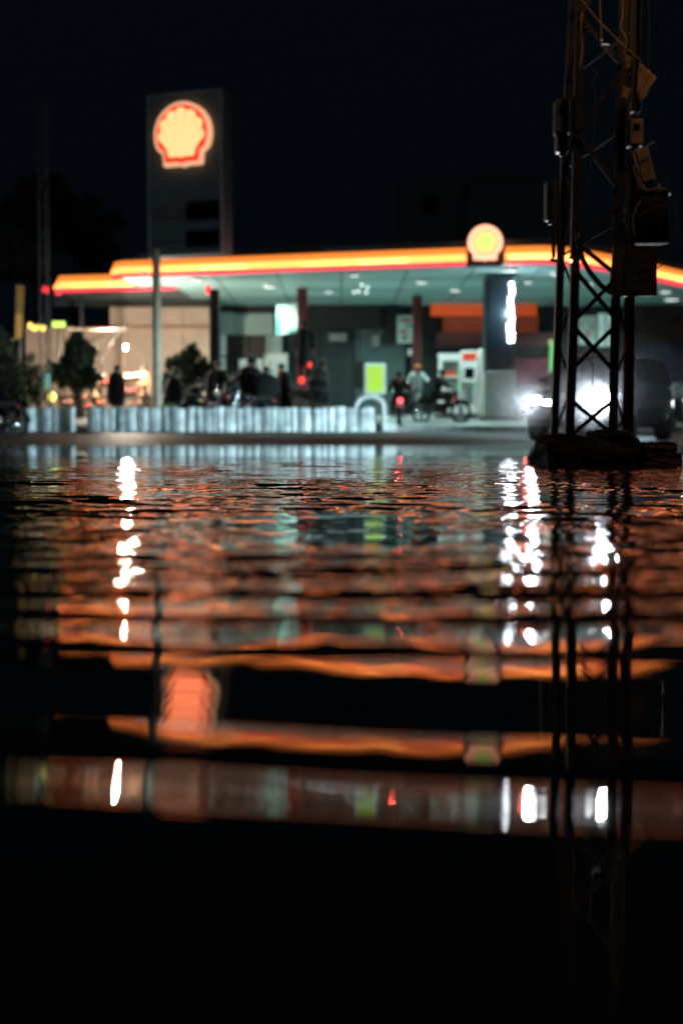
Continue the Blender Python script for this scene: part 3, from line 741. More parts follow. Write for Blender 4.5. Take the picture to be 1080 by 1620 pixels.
M_brick = mat('brown_rock', (0.16, 0.09, 0.06), 0.75, var=0.5, scale=9, bump=0.015)
w = S(157, DT)
rock('concrete_footing', 0, 0, Vector((0.01, 0.05, 0.10)), (w/2, 0.42, 0.145), M_foot, 3, tower, 0.22)
rock('rubble_lump', 0, 0, Vector((0.16, -0.2, 0.24)), (0.17, 0.12, 0.05), M_foot, 8, tower, 0.4)
rock('rubble_lump', 0, 0, Vector((-0.24, 0.0, 0.22)), (0.16, 0.14, 0.04), M_foot, 9, tower, 0.4)
rock('broken_stone', 'brown broken stone lying on top of a wetter stone beside the tower footing', 'stone', tp(1040, 708, 11.7), (S(27, 11.7), 0.10, S(9, 11.7)), M_brick, 21, None, 0.2)
rock('broken_stone', 'wet stone at the waterline under the upper brown stone beside the footing', 'stone', tp(1044, 729, 11.7), (S(30, 11.7), 0.14, S(13, 11.7)), M_brick, 22, None, 0.25)
# boxes on the tower (each can be lifted off)
M_box = mat('grey_meter_box', (0.19, 0.18, 0.17), 0.5, var=0.3, scale=8)
M_boxo = mat('beige_meter_box', (0.34, 0.27, 0.20), 0.5, var=0.3, scale=8)
def tower_box(px0, py0, px1, py1, D, m, label, name='meter_box', dep=0.14, lean=0.0, cat='meter box', glass=True):
    a = tp(px0, py0, D); b = tp(px1, py1, D); c = (a+b)/2
    t = thing(name, label, cat, (c.x, D, b.z)); t.rotation_euler = (0, lean, 0)
    w, h = abs(b.x-a.x), abs(a.z-b.z)
    MB().box((0, 0, h/2), (w, dep, h), bev=min(w, h)*0.14).build('casing', m, t)
    MB().box((0, -dep/2-0.004, h*0.5), (w*0.82, 0.012, h*0.86), bev=0.004).build('cover', m, t)
    if glass: MB().box((0, -dep/2-0.014, h*0.68), (w*0.45, 0.008, h*0.2)).build('dial_window', M_glass_dark, t)
    MB().cyl((0, 0, -0.03), (0, 0, 0.0), w*0.2).build('cable_gland', M_black, t)
    return t
tower_box(876, 159, 899, 214, 12.0, M_box, 'grey rounded meter box high on the left side of the lattice pole')
tower_box(878, 214, 898, 242, 12.0, M_black, 'small black box directly under the high left meter box', 'junction_box', cat='junction box')
tower_box(862, 288, 876, 350, 12.1, M_box, 'narrow grey box lowest at the left of the lattice pole, beside the conduits', 'switch_box', cat='switch box')
tower_box(992, 190, 1014, 233, 11.75, M_boxo, 'beige meter box on the right leg below the tattered cloth')
tower_box(1014, 232, 1037, 290, 11.7, M_boxo, 'tall leaning beige cover plate at the right edge of the lattice pole', 'cover_plate', 0.05, R(-14), 'cover plate', False)
tower_box(998, 150, 1012, 178, 11.75, M_black, 'small dark box wedged behind the cloth knot on the right leg', 'junction_box', cat='junction box')
# conduits
for px, y0, y1, r, c_ in ((874, 280, 408, .016, 'left'), (882, 276, 410, .016, 'middle'), (889, 320, 405, .012, 'right')):
    a = tp(px, y0, 11.9); b = tp(px+1, y1, 11.9)
    o = MB().cyl(a, b, r, None, 8).build('conduit', M_steel_r); tag(o, f'vertical conduit at the left leg below the boxes, {c_} one of three', 'conduit', 'conduits on the left leg')
# large curved cable guard
cg = MB().tube([tp(912, 366, 11.7), tp(914, 385, 11.7), tp(921, 410, 11.68), tp(934, 433, 11.68), tp(950, 452, 11.7), tp(966, 463, 11.72), tp(980, 468, 11.75)], 0.022, 10).build('cable_guard', M_black, None, True)
tag(cg, 'thick black pipe curving across the lattice pole behind the letter board', 'pipe')
# hanging cloth
def cloth(name, label, corners, D, m, seed, n=14):
    r = random.Random(seed); V = []; F = []
    a, b, c, d = [Vector((p[0], p[1])) for p in corners]   # top-left, top-right, bottom-right, bottom-left in picture pixels
    for i in range(n+1):
        for j in range(n+1):
            u, v = j/n, i/n; p = a.lerp(b, u).lerp(d.lerp(c, u), v)
            q = tp(p.x, p.y, D); q.y += 0.03*math.sin(u*17+seed+v*3)*(0.3+v)+0.012*math.sin(u*41+v*5)
            V.append(q)
    for i in range(n):
        for j in range(n): k_ = i*(n+1)+j; F.append((k_, k_+1, k_+n+2, k_+n+1))
    o = loose_mesh(name, V, F, m, None, True)
    s = o.modifiers.new('thickness', 'SOLIDIFY'); s.thickness = 0.004
    return tag(o, label, 'cloth')
M_cl = mat('dusty_cloth', (0.42, 0.30, 0.20), 0.9, var=0.35, scale=18)
cloth('tattered_cloth', 'large triangular tattered cloth hanging off the end of the stick', [(1010, 98), (1038, 123), (1012, 163), (1005, 150)], 11.6, M_cl, 1)
cloth('tattered_cloth', 'small knotted rag hanging on the right leg left of the triangular cloth', [(989, 86), (997, 90), (996, 117), (988, 113)], 11.6, M_cl, 2)
cloth('tattered_cloth', 'twisted rag just above the beige meter box on the right leg', [(985, 137), (1000, 140), (990, 158), (980, 156)], 11.62, M_cl, 3)
st = MB().tube([tp(918, 0, 11.5), tp(945, 33, 11.5), tp(975, 63, 11.5), tp(1012, 97, 11.5)], 0.009, 8).build('wooden_stick', M_cl, None, True)
tag(st, 'long thin wooden stick slanting across the top of the lattice pole', 'stick')
tag(MB().bar(tp(947, -20, 11.6), tp(951, 64, 11.6), 0.016, 0.01).build('metal_strip', M_boxo), 'short upright pale strip hanging inside the top of the lattice pole', 'strip')
tag(MB().bar(tp(951, 69, 11.6), tp(963, 70, 11.6), 0.012, 0.01).build('metal_bracket', M_boxo), 'tiny pale level bracket under the upright strip', 'bracket')
tag(MB().bar(tp(993, 524, 11.7), tp(984, 571, 11.7), 0.022, 0.012).build('orange_strip', mat('orange_tape', (0.7, 0.17, 0.06), 0.6)), 'leaning orange strip on the right leg above the headlight', 'strip')
# wires
rw_ = random.Random(9)
def wire(name, label, pts, r, m, grp=None):
    PP = [tp(*p) if len(p) == 3 else tp(p[0], p[1], 11.6) for p in pts]
    Q = []
    for i in range(len(PP)-1):
        p0 = PP[max(0, i-1)]; p1 = PP[i]; p2 = PP[i+1]; p3 = PP[min(len(PP)-1, i+2)]
        for k in range(5):
            t = k/5; Q.append(0.5*((2*p1)+(p2-p0)*t+(2*p0-5*p1+4*p2-p3)*t*t+(3*p1-p0-3*p2+p3)*t**3))
    Q.append(PP[-1])
    return tag(MB().tube(Q, r, 6).build(name, m, None, True), label, 'cable', grp)
M_wire = mat('dusty_cable', (0.10, 0.08, 0.065), 0.7)
M_wirel = mat('pale_cable', (0.45, 0.33, 0.22), 0.7)
G = 'loose cables on the lattice pole'
wire('cable', 'thin dark cable drooping from the cover plate in a wide loop to the letter board', [(1040, 270), (1062, 300), (1070, 340), (1060, 400), (1040, 424), (1020, 431), (1000, 428)], .0045, M_wire, G)
wire('cable', 'pale cable bunch hooking right just below the cover plate', [(1008, 262), (1012, 285), (1020, 300), (1040, 298), (1055, 300)], .006, M_wirel, G)
wire('cable', 'pale cable running down the right leg past the beige meter box', [(1001, 262), (1003, 275), (1008, 285), (1011, 297)], .007, M_wirel, G)
wire('cable', 'dark cable curling out behind the small cable hook and back', [(1010, 310), (1030, 318), (1050, 300), (1066, 330), (1075, 390)], .004, M_wire, G)
wire('cable', 'dark cable running straight from the top down past the triangular cloth', [(1024, -30), (1026, 40), (1025, 95), (1024, 110)], .004, M_wire, G)
wire('cable', 'knotted pale cable climbing the right leg to the top of the picture', [(982, -30), (984, 20), (981, 45), (990, 62), (985, 90)], .008, M_wirel, G)
wire('cable', 'dusty cable rising along the outermost right leg beside the cloth', [(1002, -30), (1003, 50), (1004, 90), (1000, 140), (1006, 190)], .008, M_wire, G)
wire('cable', 'short pale cable twig poking right above the cover plate', [(1014, 236), (1024, 230), (1035, 224)], .006, M_wirel, G)
wire('cable', 'twisted dark cable hanging through the middle of the lattice pole', [(935, 110), (945, 118), (936, 128), (941, 160), (932, 300), (948, 372)], .005, M_wire, G)
wire('cable', 'pale cable clipped to the inner left leg at the top', [(919, 20), (918, 60), (920, 75), (916, 110)], .008, M_wirel, G)
wc = wire('cable', 'thin white cable dangling in front of the right headlight', [(944, 560), (932, 568), (937, 578), (937, 608), (942, 622), (944, 652)], .0045, mat('white_cable', (0.75, 0.75, 0.75), 0.4))
wire('cable', 'pale bent cable end standing left of the letter board', [(1012, 318), (1005, 330), (1000, 345), (1002, 372)], .006, M_wirel, G)
wire('cable', 'dark stay cable falling from the tower footing into the water', [(986, 600), (990, 650), (1000, 700), (1004, 742)], .009, M_wire, G)
# distribution tangle
wire('cable', 'dark cable sweeping right from the letter board top', [(1005, 345), (1030, 330), (1052, 326), (1072, 352)], .0045, M_wire, G)
# letter board
lb = thing('letter_board', 'dark boxy board with faint upright letters, hung askew on the right leg', 'board', tp(1002, 470, 11.55)); lb.rotation_euler = (0, R(3), 0)
k = S(1, 11.55)
MB().prism([(-17*k, 0), (36*k, 4*k), (31*k, 82*k), (-17*k, 80*k)], 0, 0.05).build('face', mat('dark_board', (0.04, 0.032, 0.025), 0.6, var=0.5, scale=9), lb)
MB().prism([(-38*k, 2*k), (-17.4*k, 0), (-17.4*k, 80*k), (-36*k, 78*k)], 0.012, 0.06).build('side_flap', mat('rusty_flap', (0.09, 0.06, 0.045), 0.7, var=0.4), lb)
M_ltr = mat('faint_letters', (0.20, 0.15, 0.09), 0.6, var=0.5, scale=30)
for i, ch in enumerate(('G', 'E', '1', '3')): text(ch, 18*k, (-3*k, -0.003, (14+16.5*i)*k), (R(90), R(-90), 0), M_ltr, lb, 'lettering', 0.001)
for i, ch in enumerate(('5', '2', '1', 'K')): text(ch, 18*k, (15*k, -0.003, (15+16.5*i)*k), (R(90), R(-90), 0), M_ltr, lb, 'lettering', 0.001)
# transformer-like dark drum behind
dr = thing('cable_drum', 'large dim round drum hanging behind the tangled cables at the right', 'drum', tp(1028, 345, 12.6))
MB().cyl((0, 0, -0.22), (0, 0, 0.20), 0.165, 0.15, 20).build('body', mat('matt_dark_drum', (0.02, 0.018, 0.016), 0.9, spec=.1), dr, True)  # body kept matt and dark so the headlight beam leaves no rim
MB().cyl((0, 0, 0.2), (0, 0, 0.23), 0.17, None, 20).build('lid', M_steel, dr)
for sx in (-1, 1): MB().cyl((sx*0.07, 0, 0.22), (sx*0.07, 0, 0.30), 0.02, 0.012, 8).build('insulator', M_boxo, dr)
MB().bar((-0.24, -0.1, 0.05), (-0.10, -0.05, 0.05), 0.03).build('bracket', M_steel, dr)
# little warm lamp
ll = thing('pilot_lamp', 'tiny warm lamp glowing on the left leg in front of the canopy', 'lamp', tp(902, 413, 11.7))
MB().ball((0, 0, 0), 0.016, 2).build('bulb', mat('pilot_glow', (1, .6, .3), 0.3, emit=(1, 0.45, 0.2), es=3.5), ll, True)
MB().cyl((0, 0.01, 0.012), (0, 0.03, 0.035), 0.012).build('socket', M_black, ll)
tag(MB().box(tp(876, 412, 11.8), (0.07, 0.03, 0.03), ry=0.2, bev=0.006).build('clamp', M_wirel), 'pale metal clamp at the foot of the conduits', 'clamp')
for px, py in ((890, 156), (886, 244), (988, 314)):
    pass
# overhead lines
for i, (y0, y1, lab) in enumerate(((-10, 60, 'highest'), (20, 95, 'middle'), (-40, 22, 'lowest'))):
    pts = [tp(960, y0, 12.0)]
    for t in range(1, 11):
        f_ = t/10; pts.append(Vector((pts[0].x-26*f_, 12+22*f_, pts[0].z+(9-0.9*i)*f_-2.2*math.sin(math.pi*f_))))
    tag(MB().tube(pts, 0.0022, 6).build('power_line', mat('black_cable', (0.006, 0.006, 0.006), 0.9, spec=.1), None, True), ('faint dark power line crossing the night sky, %s of three' % lab), 'power line', 'overhead lines')

# ------------------------------------------------------------------ people
def skin_obj(name, chains, m, parent, sub=1, root=0):
    """chains: list of lists of (co, radius); first vertex of later chains may be ('ref', index)"""
    me = bpy.data.meshes.new(name); V = []; E = []; Rr = []
    idx = {}
    for ch in chains:
        prev = None
        for it in ch:
            if isinstance(it, str): cur = idx[it]
            else:
                key, co, r = it; cur = len(V); V.append(co); Rr.append(r); idx[key] = cur
            if prev is not None and prev != cur: E.append((prev, cur))
            prev = cur
    me.from_pydata(V, E, []); me.update()
    o = bpy.data.objects.new(name, me); C.objects.link(o); o.parent = parent
    md = o.modifiers.new('skin', 'SKIN'); md.use_smooth_shade = True
    sv = me.skin_vertices[0].data
    for i, r in enumerate(Rr):
        sv[i].radius = r if hasattr(r, '__len__') else (r, r)
    sv[root].use_root = True
    s = o.modifiers.new('sub', 'SUBSURF'); s.levels = sub; s.render_levels = sub
    me.materials.append(m)
    return o
def person(loc, rz, label, pose='stand', top=None, legs_m=None, group=None, h=1.0, hat=None, shawl=False):
    top = top or M_dark; legs_m = legs_m or M_dark
    t = thing('person', label, 'person', loc, rz, group); t.scale = (h, h, h)
    J = dict(pel=(0, 0, .93), spi=(0, 0.01, 1.12), che=(0, 0, 1.33), nek=(0, -.01, 1.48), hea=(0, -.03, 1.58), top=(0, -.02, 1.68),
             sL=(.17, 0, 1.42), eL=(.23, .02, 1.14), wL=(.24, -.06, .90), sR=(-.17, 0, 1.42), eR=(-.23, .02, 1.14), wR=(-.24, -.06, .90),
             hL=(.10, 0, .90), kL=(.11, -.02, .50), aL=(.11, .02, .09), fL=(.12, -.14, .04), hR=(-.10, 0, .90), kR=(-.11, -.02, .50), aR=(-.11, .02, .09), fR=(-.12, -.14, .04))
    if pose == 'walk':
        J.update(kL=(.10, -.16, .52), aL=(.10, -.24, .10), fL=(.10, -.38, .07), kR=(-.10, .06, .50), aR=(-.10, .32, .14), fR=(-.10, .22, .04),
                 eL=(.22, .12, 1.16), wL=(.22, .12, .92), eR=(-.22, -.06, 1.16), wR=(-.21, -.22, .98))
    if pose == 'ride':   # seated on a motorcycle, facing -Y ; hips at 0.80
        J.update(pel=(0, .12, .84), spi=(0, .10, 1.02), che=(0, .02, 1.22), nek=(0, -.03, 1.36), hea=(0, -.06, 1.46), top=(0, -.05, 1.56),
                 sL=(.18, .02, 1.30), eL=(.27, -.16, 1.10), wL=(.27, -.42, 1.00), sR=(-.18, .02, 1.30), eR=(-.27, -.16, 1.10), wR=(-.27, -.42, 1.00),
                 hL=(.11, .12, .82), kL=(.19, -.26, .66), aL=(.17, -.06, .30), fL=(.18, -.20, .26), hR=(-.11, .12, .82), kR=(-.19, -.26, .66), aR=(-.17, -.06, .30), fR=(-.18, -.20, .26))
    if pose == 'sit':
        J.update(pel=(0, 0, .50), spi=(0, .0, .70), che=(0, -.06, .90), nek=(0, -.12, 1.04), hea=(0, -.17, 1.13), top=(0, -.17, 1.23),
                 sL=(.18, -.05, .98), eL=(.25, -.16, .76), wL=(.16, -.36, .66), sR=(-.18, -.05, .98), eR=(-.25, -.16, .76), wR=(-.16, -.36, .66),
                 hL=(.11, 0, .48), kL=(.17, -.42, .50), aL=(.15, -.38, .09), fL=(.16, -.52, .04), hR=(-.11, 0, .48), kR=(-.17, -.42, .50), aR=(-.15, -.38, .09), fR=(-.16, -.52, .04))
    if pose == 'reach':
        J.update(eL=(.26, -.18, 1.22), wL=(.16, -.42, 1.20), eR=(-.30, .06, 1.16), wR=(-.38, -.06, .98))
    V = {k_: Vector(v) for k_, v in J.items()}
    ch = [[('pel', V['pel'], (.13, .11)), ('spi', V['spi'], (.12, .10)), ('che', V['che'], (.15, .11)), ('nek', V['nek'], .058), ('hea', V['hea'], (.075, .09)), ('top', V['top'], (.06, .07))]]
    for s_ in 'LR':
        ch.append(['che', ('s'+s_, V['s'+s_], .062), ('e'+s_, V['e'+s_], .043), ('w'+s_, V['w'+s_], .030)])
        fd = (V['w'+s_]-V['e'+s_]).normalized(); sd = Vector((1 if s_ == 'L' else -1, 0, 0)); sd = (sd-fd*sd.dot(fd)).normalized(); dn = fd.cross(sd)
        pal = V['w'+s_]+fd*.075
        ch.append(['w'+s_, ('p'+s_, pal, (.036, .022))])
        for q, (o_, ln) in enumerate(((-.030, .072), (-.010, .082), (.010, .076), (.030, .060))):
            a = pal+fd*.03+sd*o_; ch.append(['p'+s_, (f'f{q}{s_}', a, .0095), (f'g{q}{s_}', a+fd*ln*.5-dn*.006, .0085), (f'h{q}{s_}', a+fd*ln*.85-dn*.028, .007)])
        th = V['w'+s_]+fd*.035-sd*.03; ch.append(['p'+s_, ('t'+s_, th, .011), ('u'+s_, th+fd*.045-sd*.02, .009)])
        ch.append(['pel', ('h'+s_, V['h'+s_], .088), ('k'+s_, V['k'+s_], .058), ('a'+s_, V['a'+s_], .040), ('o'+s_, V['f'+s_], (.042, .03))])
    body = skin_obj('body', ch, M_skin, t)
    # clothing
    cl = [[('pel', V['pel']+Vector((0, 0, -.02)), (.17, .14)), ('spi', V['spi'], (.155, .13)), ('che', V['che'], (.185, .135)), ('nk', V['nek']-Vector((0, 0, .02)), .07)]]
    for s_ in 'LR':
        cl.append(['che', ('s'+s_, V['s'+s_], .08), ('e'+s_, V['e'+s_], .062), ('w'+s_, V['w'+s_]-(V['w'+s_]-V['e'+s_])*.1, .045)])
    if pose in ('stand', 'walk', 'reach'):
        cl.append(['pel', ('hm', V['pel']+Vector((0, 0, -.20)), (.19, .15)), ('hn', V['pel']+Vector((0, 0, -.36)), (.20, .16))])
    else:
        cl.append(['pel', ('hm', V['pel']+Vector((0, .14, -.04)), (.17, .12))])
    skin_obj('tunic', cl, top, t)
    tr = [[('pel', V['pel']-Vector((0, 0, .03)), .13), ('hL', V['hL'], .11), ('kL', V['kL'], .082), ('aL', V['aL']+(V['kL']-V['aL'])*.1, .062)], ['pel', ('hR', V['hR'], .11), ('kR', V['kR'], .082), ('aR', V['aR']+(V['kR']-V['aR'])*.1, .062)]]
    skin_obj('trousers', tr, legs_m, t)
    for s_ in 'LR':
        MB().ball(V['f'+s_]*0.6+V['a'+s_]*0.4+Vector((0, 0, -.02)), (.05, .13, .045), 2).build('shoe', M_black, t, True)
    hd = V['hea']; up = V['top']-V['hea']
    fc = MB().ball(hd+Vector((0, -.098, .0)), (.014, .022, .02), 1).build('nose', M_skin, body, True)
    e_ = MB(); [e_.ball(hd+Vector((s*.032, -.078, .028)), .011, 1) for s in (-1, 1)]; e_.build('eyes', M_hair, body, True)
    MB().ball(hd+Vector((0, -.085, -.045)), (.024, .010, .006), 1).build('mouth', M_marwin, body, True)
    if hat: MB().ball(hd+Vector((0, .01, .075)), (.115, .13, .075), 2).box(hd+Vector((0, -.12, .06)), (.15, .12, .014), bev=0.004).build('cap', hat, t, True)
    else: MB().ball(hd+Vector((0, .025, .05)), (.100, .108, .095), 2).build('hair', M_hair, t, True)
    if shawl:
        rings = []
        c0 = V['nek']+Vector((0, 0, .0))
        for z_, rx, ry in ((0.03, .09, .10), (-.05, .20, .15), (-.22, .29, .20), (-.5, .31, .24), (-.80, .30, .25), (-1.02, .27, .22)):
            rings.append([(c0.x+rx*(shawl if shawl is not True else 1)*math.cos(a*math.pi/10)*(1+.05*math.sin(a*3)), c0.y+.06+ry*math.sin(a*math.pi/10), max(.1, c0.z+z_)) for a in range(20)])
        MB().loft(rings).build('shawl', top, t, True)
    return t
# ------------------------------------------------------------------ motorcycles
E_tail = mat('tail_lamp_lit', (0.6, 0.02, 0.02), 0.4, emit=(1.0, 0.05, 0.06), es=9)
M_tail0 = mat('tail_lamp_off', (0.3, 0.02, 0.02), 0.3)
E_head = mat('headlamp_lit', (1, 1, 1), 0.3, emit=(1, 0.97, 0.9), es=30)
M_bikered = mat('bike_red', (0.10, 0.006, 0.006), 0.3)
M_bikeblk = mat('bike_black', (0.012, 0.013, 0.016), 0.22)
def motorcycle(loc, rz, label, paint, lit_tail=False, lit_head=False, group='motorcycles at the station'):
    t = thing('motorcycle', label, 'motorcycle', loc, rz, group)
    for y in (-0.62, 0.62):
        g = MB(); R_ = .29
        prof_ = [(R_*math.cos(a), R_*math.sin(a)) for a in [2*math.pi*q/24 for q in range(24)]]
        pts = [(0, y+c_, R_+s_) for c_, s_ in prof_]
        pts.append(pts[0]); wv = g.tube(pts, 0.045, 8).build('wheel', M_rubber, t, True)
        r_ = MB().cyl((-0.03, y, R_), (0.03, y, R_), 0.05, None, 10)
        for q in range(10):
            a = 2*math.pi*q/10; r_.cyl((0, y, R_), (0, y+.25*math.cos(a), R_+.25*math.sin(a)), .005, None, 4)
        pts = [(0, y+c_*.87, R_+s_*.87) for c_, s_ in prof_]; pts.append(pts[0]); r_.tube(pts, .014, 6)
        r_.build('rim', M_chrome, wv)
    MB().ball((0, -.18, .80), (.13, .24, .12), 2).build('tank', paint, t, True)
    MB().box((0, .30, .79), (.24, .62, .09), bev=.035).build('seat', M_rubber, t)
    MB().box((0, -.02, .42), (.22, .34, .30), bev=.05).cyl((0, -.16, .50), (0, -.28, .62), .08, .07).build('engine', M_steel, t)
    f_ = MB(); f_.cyl((0, -.44, .88), (0, .0, .66), .025).cyl((0, -.42, .84), (0, -.18, .35), .025).cyl((0, -.1, .32), (0, .62, .30), .025)
    f_.cyl((0, .0, .68), (0, .62, .70), .025).cyl((.09, .3, .72), (.09, .62, .32), .022).cyl((-.09, .3, .72), (-.09, .62, .32), .022); f_.build('frame', M_black, t)
    for s_ in (-1, 1): MB().cyl((s_*.08, -.62, .30), (s_*.08, -.40, .95), .022).build('fork', M_chrome, t)
    MB().tube([(-.34, -.34, 1.02), (-.22, -.40, 1.03), (-.08, -.42, .97), (.08, -.42, .97), (.22, -.40, 1.03), (.34, -.34, 1.02)], .014).build('handlebar', M_chrome, t, True)
    hm = E_head if lit_head else M_chrome
    MB().cyl((0, -.42, .86), (0, -.54, .86), .09, .095, 14).build('headlamp_shell', M_black, t)
    MB().ball((0, -.54, .86), (.085, .03, .085), 2).build('headlamp', hm, t, True)
    MB().box((0, .66, .72), (.12, .10, .10), bev=.03).build('tail_lamp', E_tail if lit_tail else M_tail0, t)
    MB().box((0, .74, .56), (.18, .01, .13)).build('number_plate', M_grey, t)
    for y, a0, a1 in ((-.62, 20, 150), (.62, 10, 140)):
        pts = [(0, y+.35*math.cos(R(a)), .29+.35*math.sin(R(a))) for a in range(a0, a1, 12)]
        MB().tube(pts, .05, 6).build('mudguard', paint, t, True)
    MB().tube([(.13, -.2, .40), (.14, -.05, .22), (.15, .3, .24), (.16, .78, .32)], [.022, .025, .035, .045]).build('exhaust', M_chrome, t, True)
    for s_ in (-1, 1):
        MB().cyl((s_*.24, -.40, 1.03), (s_*.30, -.40, 1.17), .006).ball((s_*.30, -.40, 1.19), (.055, .012, .035), 1).build('mirror', M_chrome, t, True)
    MB().box((-.12, .25, .60), (.02, .26, .16), bev=.008).build('side_panel', paint, t)
    return t
M_kurta = mat('dark_kurta', (0.006, 0.007, 0.009), 0.9)
M_uni = mat('pale_uniform', (0.66, 0.80, 0.74), 0.8, var=0.3, scale=8)
M_gk = mat('grey_kurta', (0.16, 0.165, 0.18), 0.85)
def Pg(px, D): x = P(px, 660, D).x; return Vector((x, D, (fz(D) if D > 41.02 else 0.1)))
b1 = motorcycle(Pg(631, 41.9), R(180), 'motorcycle seen from behind with glowing red tail lamp', M_bikeblk, True)
b1.location.z = .39
person(b1.location, R(180), 'rider in black seen from behind, above the glowing red tail lamp', 'ride', M_kurta)
light('tail_glow', 'POINT', (0, .85, .72), 6, (1, .08, .06), b1, shadow_soft_size=.04)
b2 = motorcycle(Pg(697, 43.5)+Vector((0, 0, 0)), R(72), 'dark motorcycle standing side on before the fuel pumps', M_bikeblk)
person(b2.location, R(72), 'rider in dark clothes sitting side on before the glass cabinet', 'ride', M_kurta)
person(Pg(660, 44.6), R(15), 'pump attendant in a pale green and white uniform between the two riders', 'reach', M_uni, M_gk, h=1.0, hat=mat('orange_cap', (0.6, 0.2, 0.03), 0.7))
person(Pg(807, 44.5), R(75), 'attendant in grey with a green vest walking beside the blue column', 'walk', M_gk, M_gk, h=0.98, hat=M_black)
b3 = motorcycle(Pg(368, 41.9), R(-60), 'dark red motorcycle leaning behind the slab fence under a lit doorway', M_bikered, False)
person(b3.location, R(-60), 'rider bent forward on the dark red motorcycle', 'ride', M_kurta, h=0.98)
b6 = motorcycle(Pg(315, 41.9), R(-100), 'black motorcycle behind the fence just left of the black column', M_bikeblk, False)
person(Pg(421, 42.3)+Vector((0, 0, .30)), R(180), 'person wrapped in a wide dark shawl sitting high with back turned', 'sit', M_kurta, shawl=1.25, h=1.12)
bench = thing('low_crate_stool', 'low dark crate used as a seat under the shawled person', 'stool', Pg(421, 42.3))
MB().box((0, 0, .28), (.6, .5, .06)).build('top', M_bark, bench); [MB().box((sx*.26, sy*.2, .125), (.06, .06, .25)).build('leg', M_bark, bench) for sx in (-1, 1) for sy in (-1, 1)]
M_k2 = mat('brown_black_kurta', (0.03, 0.02, 0.017), 0.9)
for px, D_, rz_, pose, mm, h_, lab in ((346, 43.4, 30, 'stand', M_kurta, 1.02, 'dark figure bending in the lit doorway beside the black column'), (392, 43.2, 150, 'sit', M_kurta, 1.5, 'dark figure seated low between the red motorcycle and the shawled person'),
        (446, 43.6, -60, 'stand', M_k2, 0.97, 'short dark figure just left of the cargo cart'), (510, 44.4, 60, 'stand', M_kurta, 1.04, 'dark figure at the right end of the cargo cart'), (272, 43.4, 120, 'sit', M_kurta, 1.2, 'dark seated figure just right of the sign pole behind the bush')):
    base_ = Pg(px, D_)
    if pose == 'sit': base_.z -= 0.0
    person(base_, R(rz_), lab, pose, mm, h=h_*1.06, shawl=1.15)
b7 = motorcycle(Pg(398, 41.9), R(-75), 'black motorcycle partly hidden by the fence under the lit counters', M_bikeblk)
# cargo tricycle with a standing man
cx_ = Pg(487, 42.6)
ct = thing('cargo_cart', 'loaded dark cargo cart with small red lamps behind the slab fence', 'cart', cx_, R(8))
MB().box((0, .2, .50), (1.05, 1.5, .08)).build('deck', M_bark, ct)
for s_ in (-1, 1):
    for y in (-.2, .65):
        wv = MB().tube([(s_*.56, y+.27*math.cos(a*math.pi/10), .27+.27*math.sin(a*math.pi/10)) for a in range(21)], .04, 8).build('wheel', M_rubber, ct, True)
        MB().cyl((s_*.56-.02, y, .27), (s_*.56+.02, y, .27), .2, None, 16).build('rim', M_steel, wv)
for s_ in (-1, 1): MB().box((s_*.52, .2, .72), (.04, 1.5, .36)).build('side_board', M_bark, ct)
MB().box((0, -.55, .70), (1.0, .04, .34)).build('tail_board', M_bark, ct)
for (x, z, r_) in ((-.28, 1.36, .09), (.0, 1.86, .065)):
    MB().ball((x+0.02, -.62 if z < 1.5 else -.26, z*0.93), (r_, .05, r_*1.25), 2).build('red_lamp', mat('cart_lamp_red', (0.6, .02, .02), .4, emit=(1, .05, .04), es=1.6), ct, True)
MB().bar((-.28, -.6, .8), (-.28, -.6, 1.25), .04).build('lamp_post', M_steel, ct)
rs = random.Random(4)
for i, (x, y, z, lab) in enumerate(((-.3, .35, .78, 'left lower'), (.22, .40, .78, 'right lower'), (.33, .1, 1.15, 'right upper'), (0.38, -.35, .80, 'front right'))):
    sk = rock('cargo_sack', 'bulging dark sack on the cargo cart, ' + lab + ' one', 'sack', ct.location+Vector((x, y, z)), (.27, .22, .24), M_dark, 40+i, None, .8); sk['group'] = 'sacks on the cargo cart'
person(cx_+Vector((-.10, -.05, 1.20)), R(170), 'tall dark figure standing on the cargo cart in front of the red column', 'stand', M_kurta, h=1.08, shawl=0.62)

# ------------------------------------------------------------------ car
M_carp = mat('dark_car_paint', (0.05, 0.055, 0.065), 0.25, 0.3, var=0.05)
M_card = mat('dark_trim', (0.015, 0.015, 0.017), 0.5)
E_hl = mat('car_headlamp_lit', (1, 1, 1), .3, emit=(0.93, 0.96, 1.0), es=220)
E_hl2 = mat('car_sidelamp_lit', (1, 1, 1), .3, emit=(0.93, 0.96, 1.0), es=22)
E_hl_dim = mat('car_headlamp_dim', (1, 1, 1), .3, emit=(0.93, 0.96, 1.0), es=70)
E_ind = mat('car_indicator_lit', (1, .3, .2), .3, emit=(1.0, 0.16, 0.12), es=40)
CD = 29.0
cp = P(920, 692, CD)
car = thing('parked_car', 'small car facing the water with blazing white headlights behind the steel tower', 'car', (P(953, 692, 27.0).x, 27.0, 0.07), R(-27)); car.scale = (1.12, 1.1, 1.12)
def ring(y, w, z0, z1, e=.10):
    return [(-w, y, z0+e), (-w, y, z1-e), (-w+e*.8, y, z1), (w-e*.8, y, z1), (w, y, z1-e), (w, y, z0+e), (w-e, y, z0), (-w+e, y, z0)]
L = [ring(-1.86, .62, .34, .58, .06), ring(-1.80, .72, .27, .70), ring(-1.55, .78, .24, .82), ring(-1.2, .80, .22, .88), ring(-.85, .81, .22, .95), ring(0, .82, .22, .97),
     ring(1.0, .82, .22, .97), ring(1.55, .79, .25, .96), ring(1.78, .74, .32, .90), ring(1.84, .66, .38, .80, .06)]
